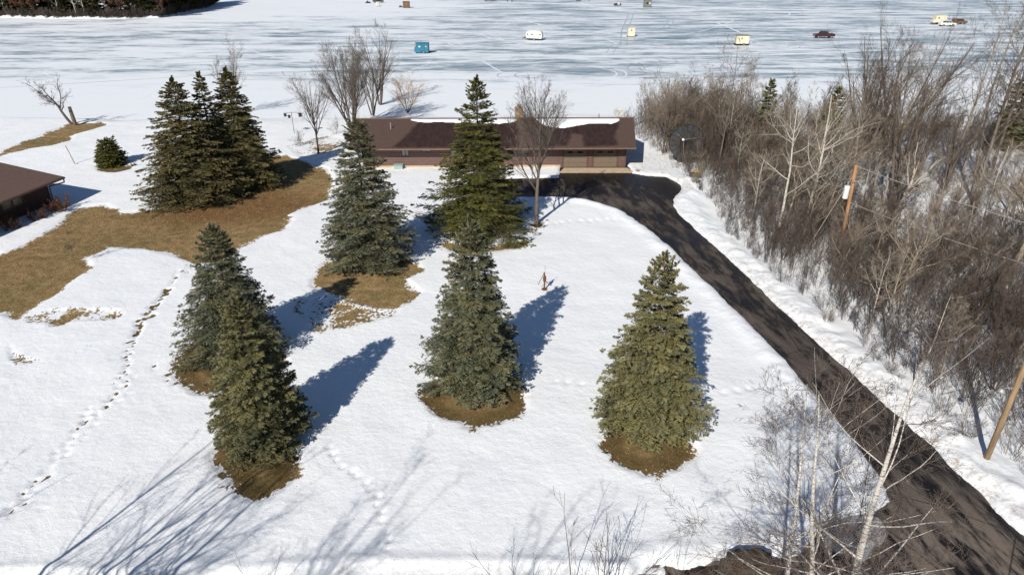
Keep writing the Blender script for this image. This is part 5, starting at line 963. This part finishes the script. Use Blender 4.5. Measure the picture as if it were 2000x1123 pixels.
# camper trailer, fully rounded body
p = at(1044, 79, ZL); o = empty('camper_trailer', (p[0], p[1], ZL + .01), R(-14)); tag(o, 'old white camper trailer with a rounded front standing on the ice', 'camper trailer')
b = MB(); b.prism([(-2.1, .55), (2.1, .45), (2.25, 1.0), (2.15, 1.9), (1.8, 2.35), (.8, 2.5), (-1.4, 2.45), (-2.0, 2.15), (-2.3, 1.3)], -1.1, 1.1); b.build('body', M['white'], o, bevel=.12)
for x, ww in ((-1.7, .3), (-.5, .4), (1.7, .35)): MB().box((x, -1.12, 1.55), (ww, .05, .38)).build('window', M['glass'], o)
MB().box((1.05, -1.12, 1.25), (.6, .04, 1.5)).build('door', M['cream'], o); MB().box((-.6, -1.115, 1.05), (2.0, .03, .1)).build('stripe', M['blue'], o); MB().box((0, 0, .4), (4.0, 1.8, .25)).build('chassis', M['black'], o); wheel(o, .1, -1.0, .32, .2); wheel(o, .1, 1.0, .32, .2)
MB().tube((-2.1, -.5, .45), (-3.6, 0, .45), .06).tube((-2.1, .5, .45), (-3.6, 0, .45), .06).box((-2.7, 0, .6), (.5, .5, .4)).build('hitch', M['brown_ply'], o)
# cream trailer beside the white car
p = at(1834, 49, ZL); o = empty('box_trailer', (p[0], p[1], ZL + .01)); tag(o, 'cream box trailer behind the white car on the ice at the far right', 'trailer')
MB().box((.2, .8, 1.75), (3.6, 2.2, 2.1)).build('body', M['cream'], o, bevel=.04); MB().box((-1.9, .8, 1.1), (.7, 2.0, .9), top=.9).build('nose', M['cream'], o); MB().box((-.7, -.32, 2.1), (.4, .04, .4)).build('window', M['glass'], o); wheel(o, .3, -.3, .34, .22); wheel(o, .3, 1.9, .34, .22); MB().box((0, .8, .6), (4.2, 1.6, .16)).build('chassis', M['black'], o)
# people far out
def skin_person(px, py, lab, mat, rz=0.0, s=1.0):
    p = at(px, py, ZL); o = empty('person', (p[0], p[1], ZL + .01), rz); o.scale = (s,) * 3; tag(o, lab, 'person')
    J = [((0, 0, .98), .17), ((0, 0, 1.25), .17), ((0, 0, 1.47), .09), ((0, .01, 1.56), .065), ((0, .0, 1.68), .115), ((.1, 0, .9), .12), ((.13, .03, .5), .085), ((.14, -.02, .09), .06), ((.14, .12, .05), .05), ((-.1, 0, .9), .12), ((-.13, .06, .5), .085), ((-.15, .05, .09), .06), ((-.15, .2, .05), .05), ((.2, 0, 1.42), .08), ((.28, .02, 1.14), .06), ((.27, .14, .9), .045), ((-.2, 0, 1.42), .08), ((-.28, .02, 1.14), .06), ((-.27, .14, .9), .045)]
    E = [(0, 1), (1, 2), (2, 3), (3, 4), (0, 5), (5, 6), (6, 7), (7, 8), (0, 9), (9, 10), (10, 11), (11, 12), (2, 13), (13, 14), (14, 15), (2, 16), (16, 17), (17, 18)]
    me = bpy.data.meshes.new('body'); me.from_pydata([j[0] for j in J], E, []); me.materials.append(mat); b = link('body', me, o); m = b.modifiers.new('skin', 'SKIN'); m.use_smooth_shade = True; 
    sv = me.skin_vertices[0] if len(me.skin_vertices) else None
    if sv is None: me.skin_vertices
    for i, j in enumerate(J):
        if len(me.skin_vertices): me.skin_vertices[0].data[i].radius = (j[1], j[1]); me.skin_vertices[0].data[i].use_root = (i == 0)
    b.modifiers.new('sub', 'SUBSURF').levels = 1
    MB().lathe([(.125, 1.70), (.12, 1.77), (.07, 1.82), (.001, 1.83)], n=12).build('hat', M['oxide'], o, smooth=True)
for px, py, lab in ((991, 5, 'person in dark clothing standing at the top edge right of the black pickup'), (1000, 5, 'second person in dark clothing at the top edge, right of the first'), (1150, 3, 'person in dark clothing at the top edge right of the end on vehicle')):
    skin_person(px, py, lab, M['cloth_dark'])
p = at(1565, 32, ZL); o = empty('marker_flag', (p[0], p[1], ZL)); tag(o, 'orange marker flag stuck in the ice above the pickup', 'flag'); MB().tube((0, 0, -.1), (0, 0, 1.4), .02).build('stick', M['wood_old'], o); MB().box((.25, 0, 1.2), (.5, .02, .35)).build('flag', M['orange'], o)
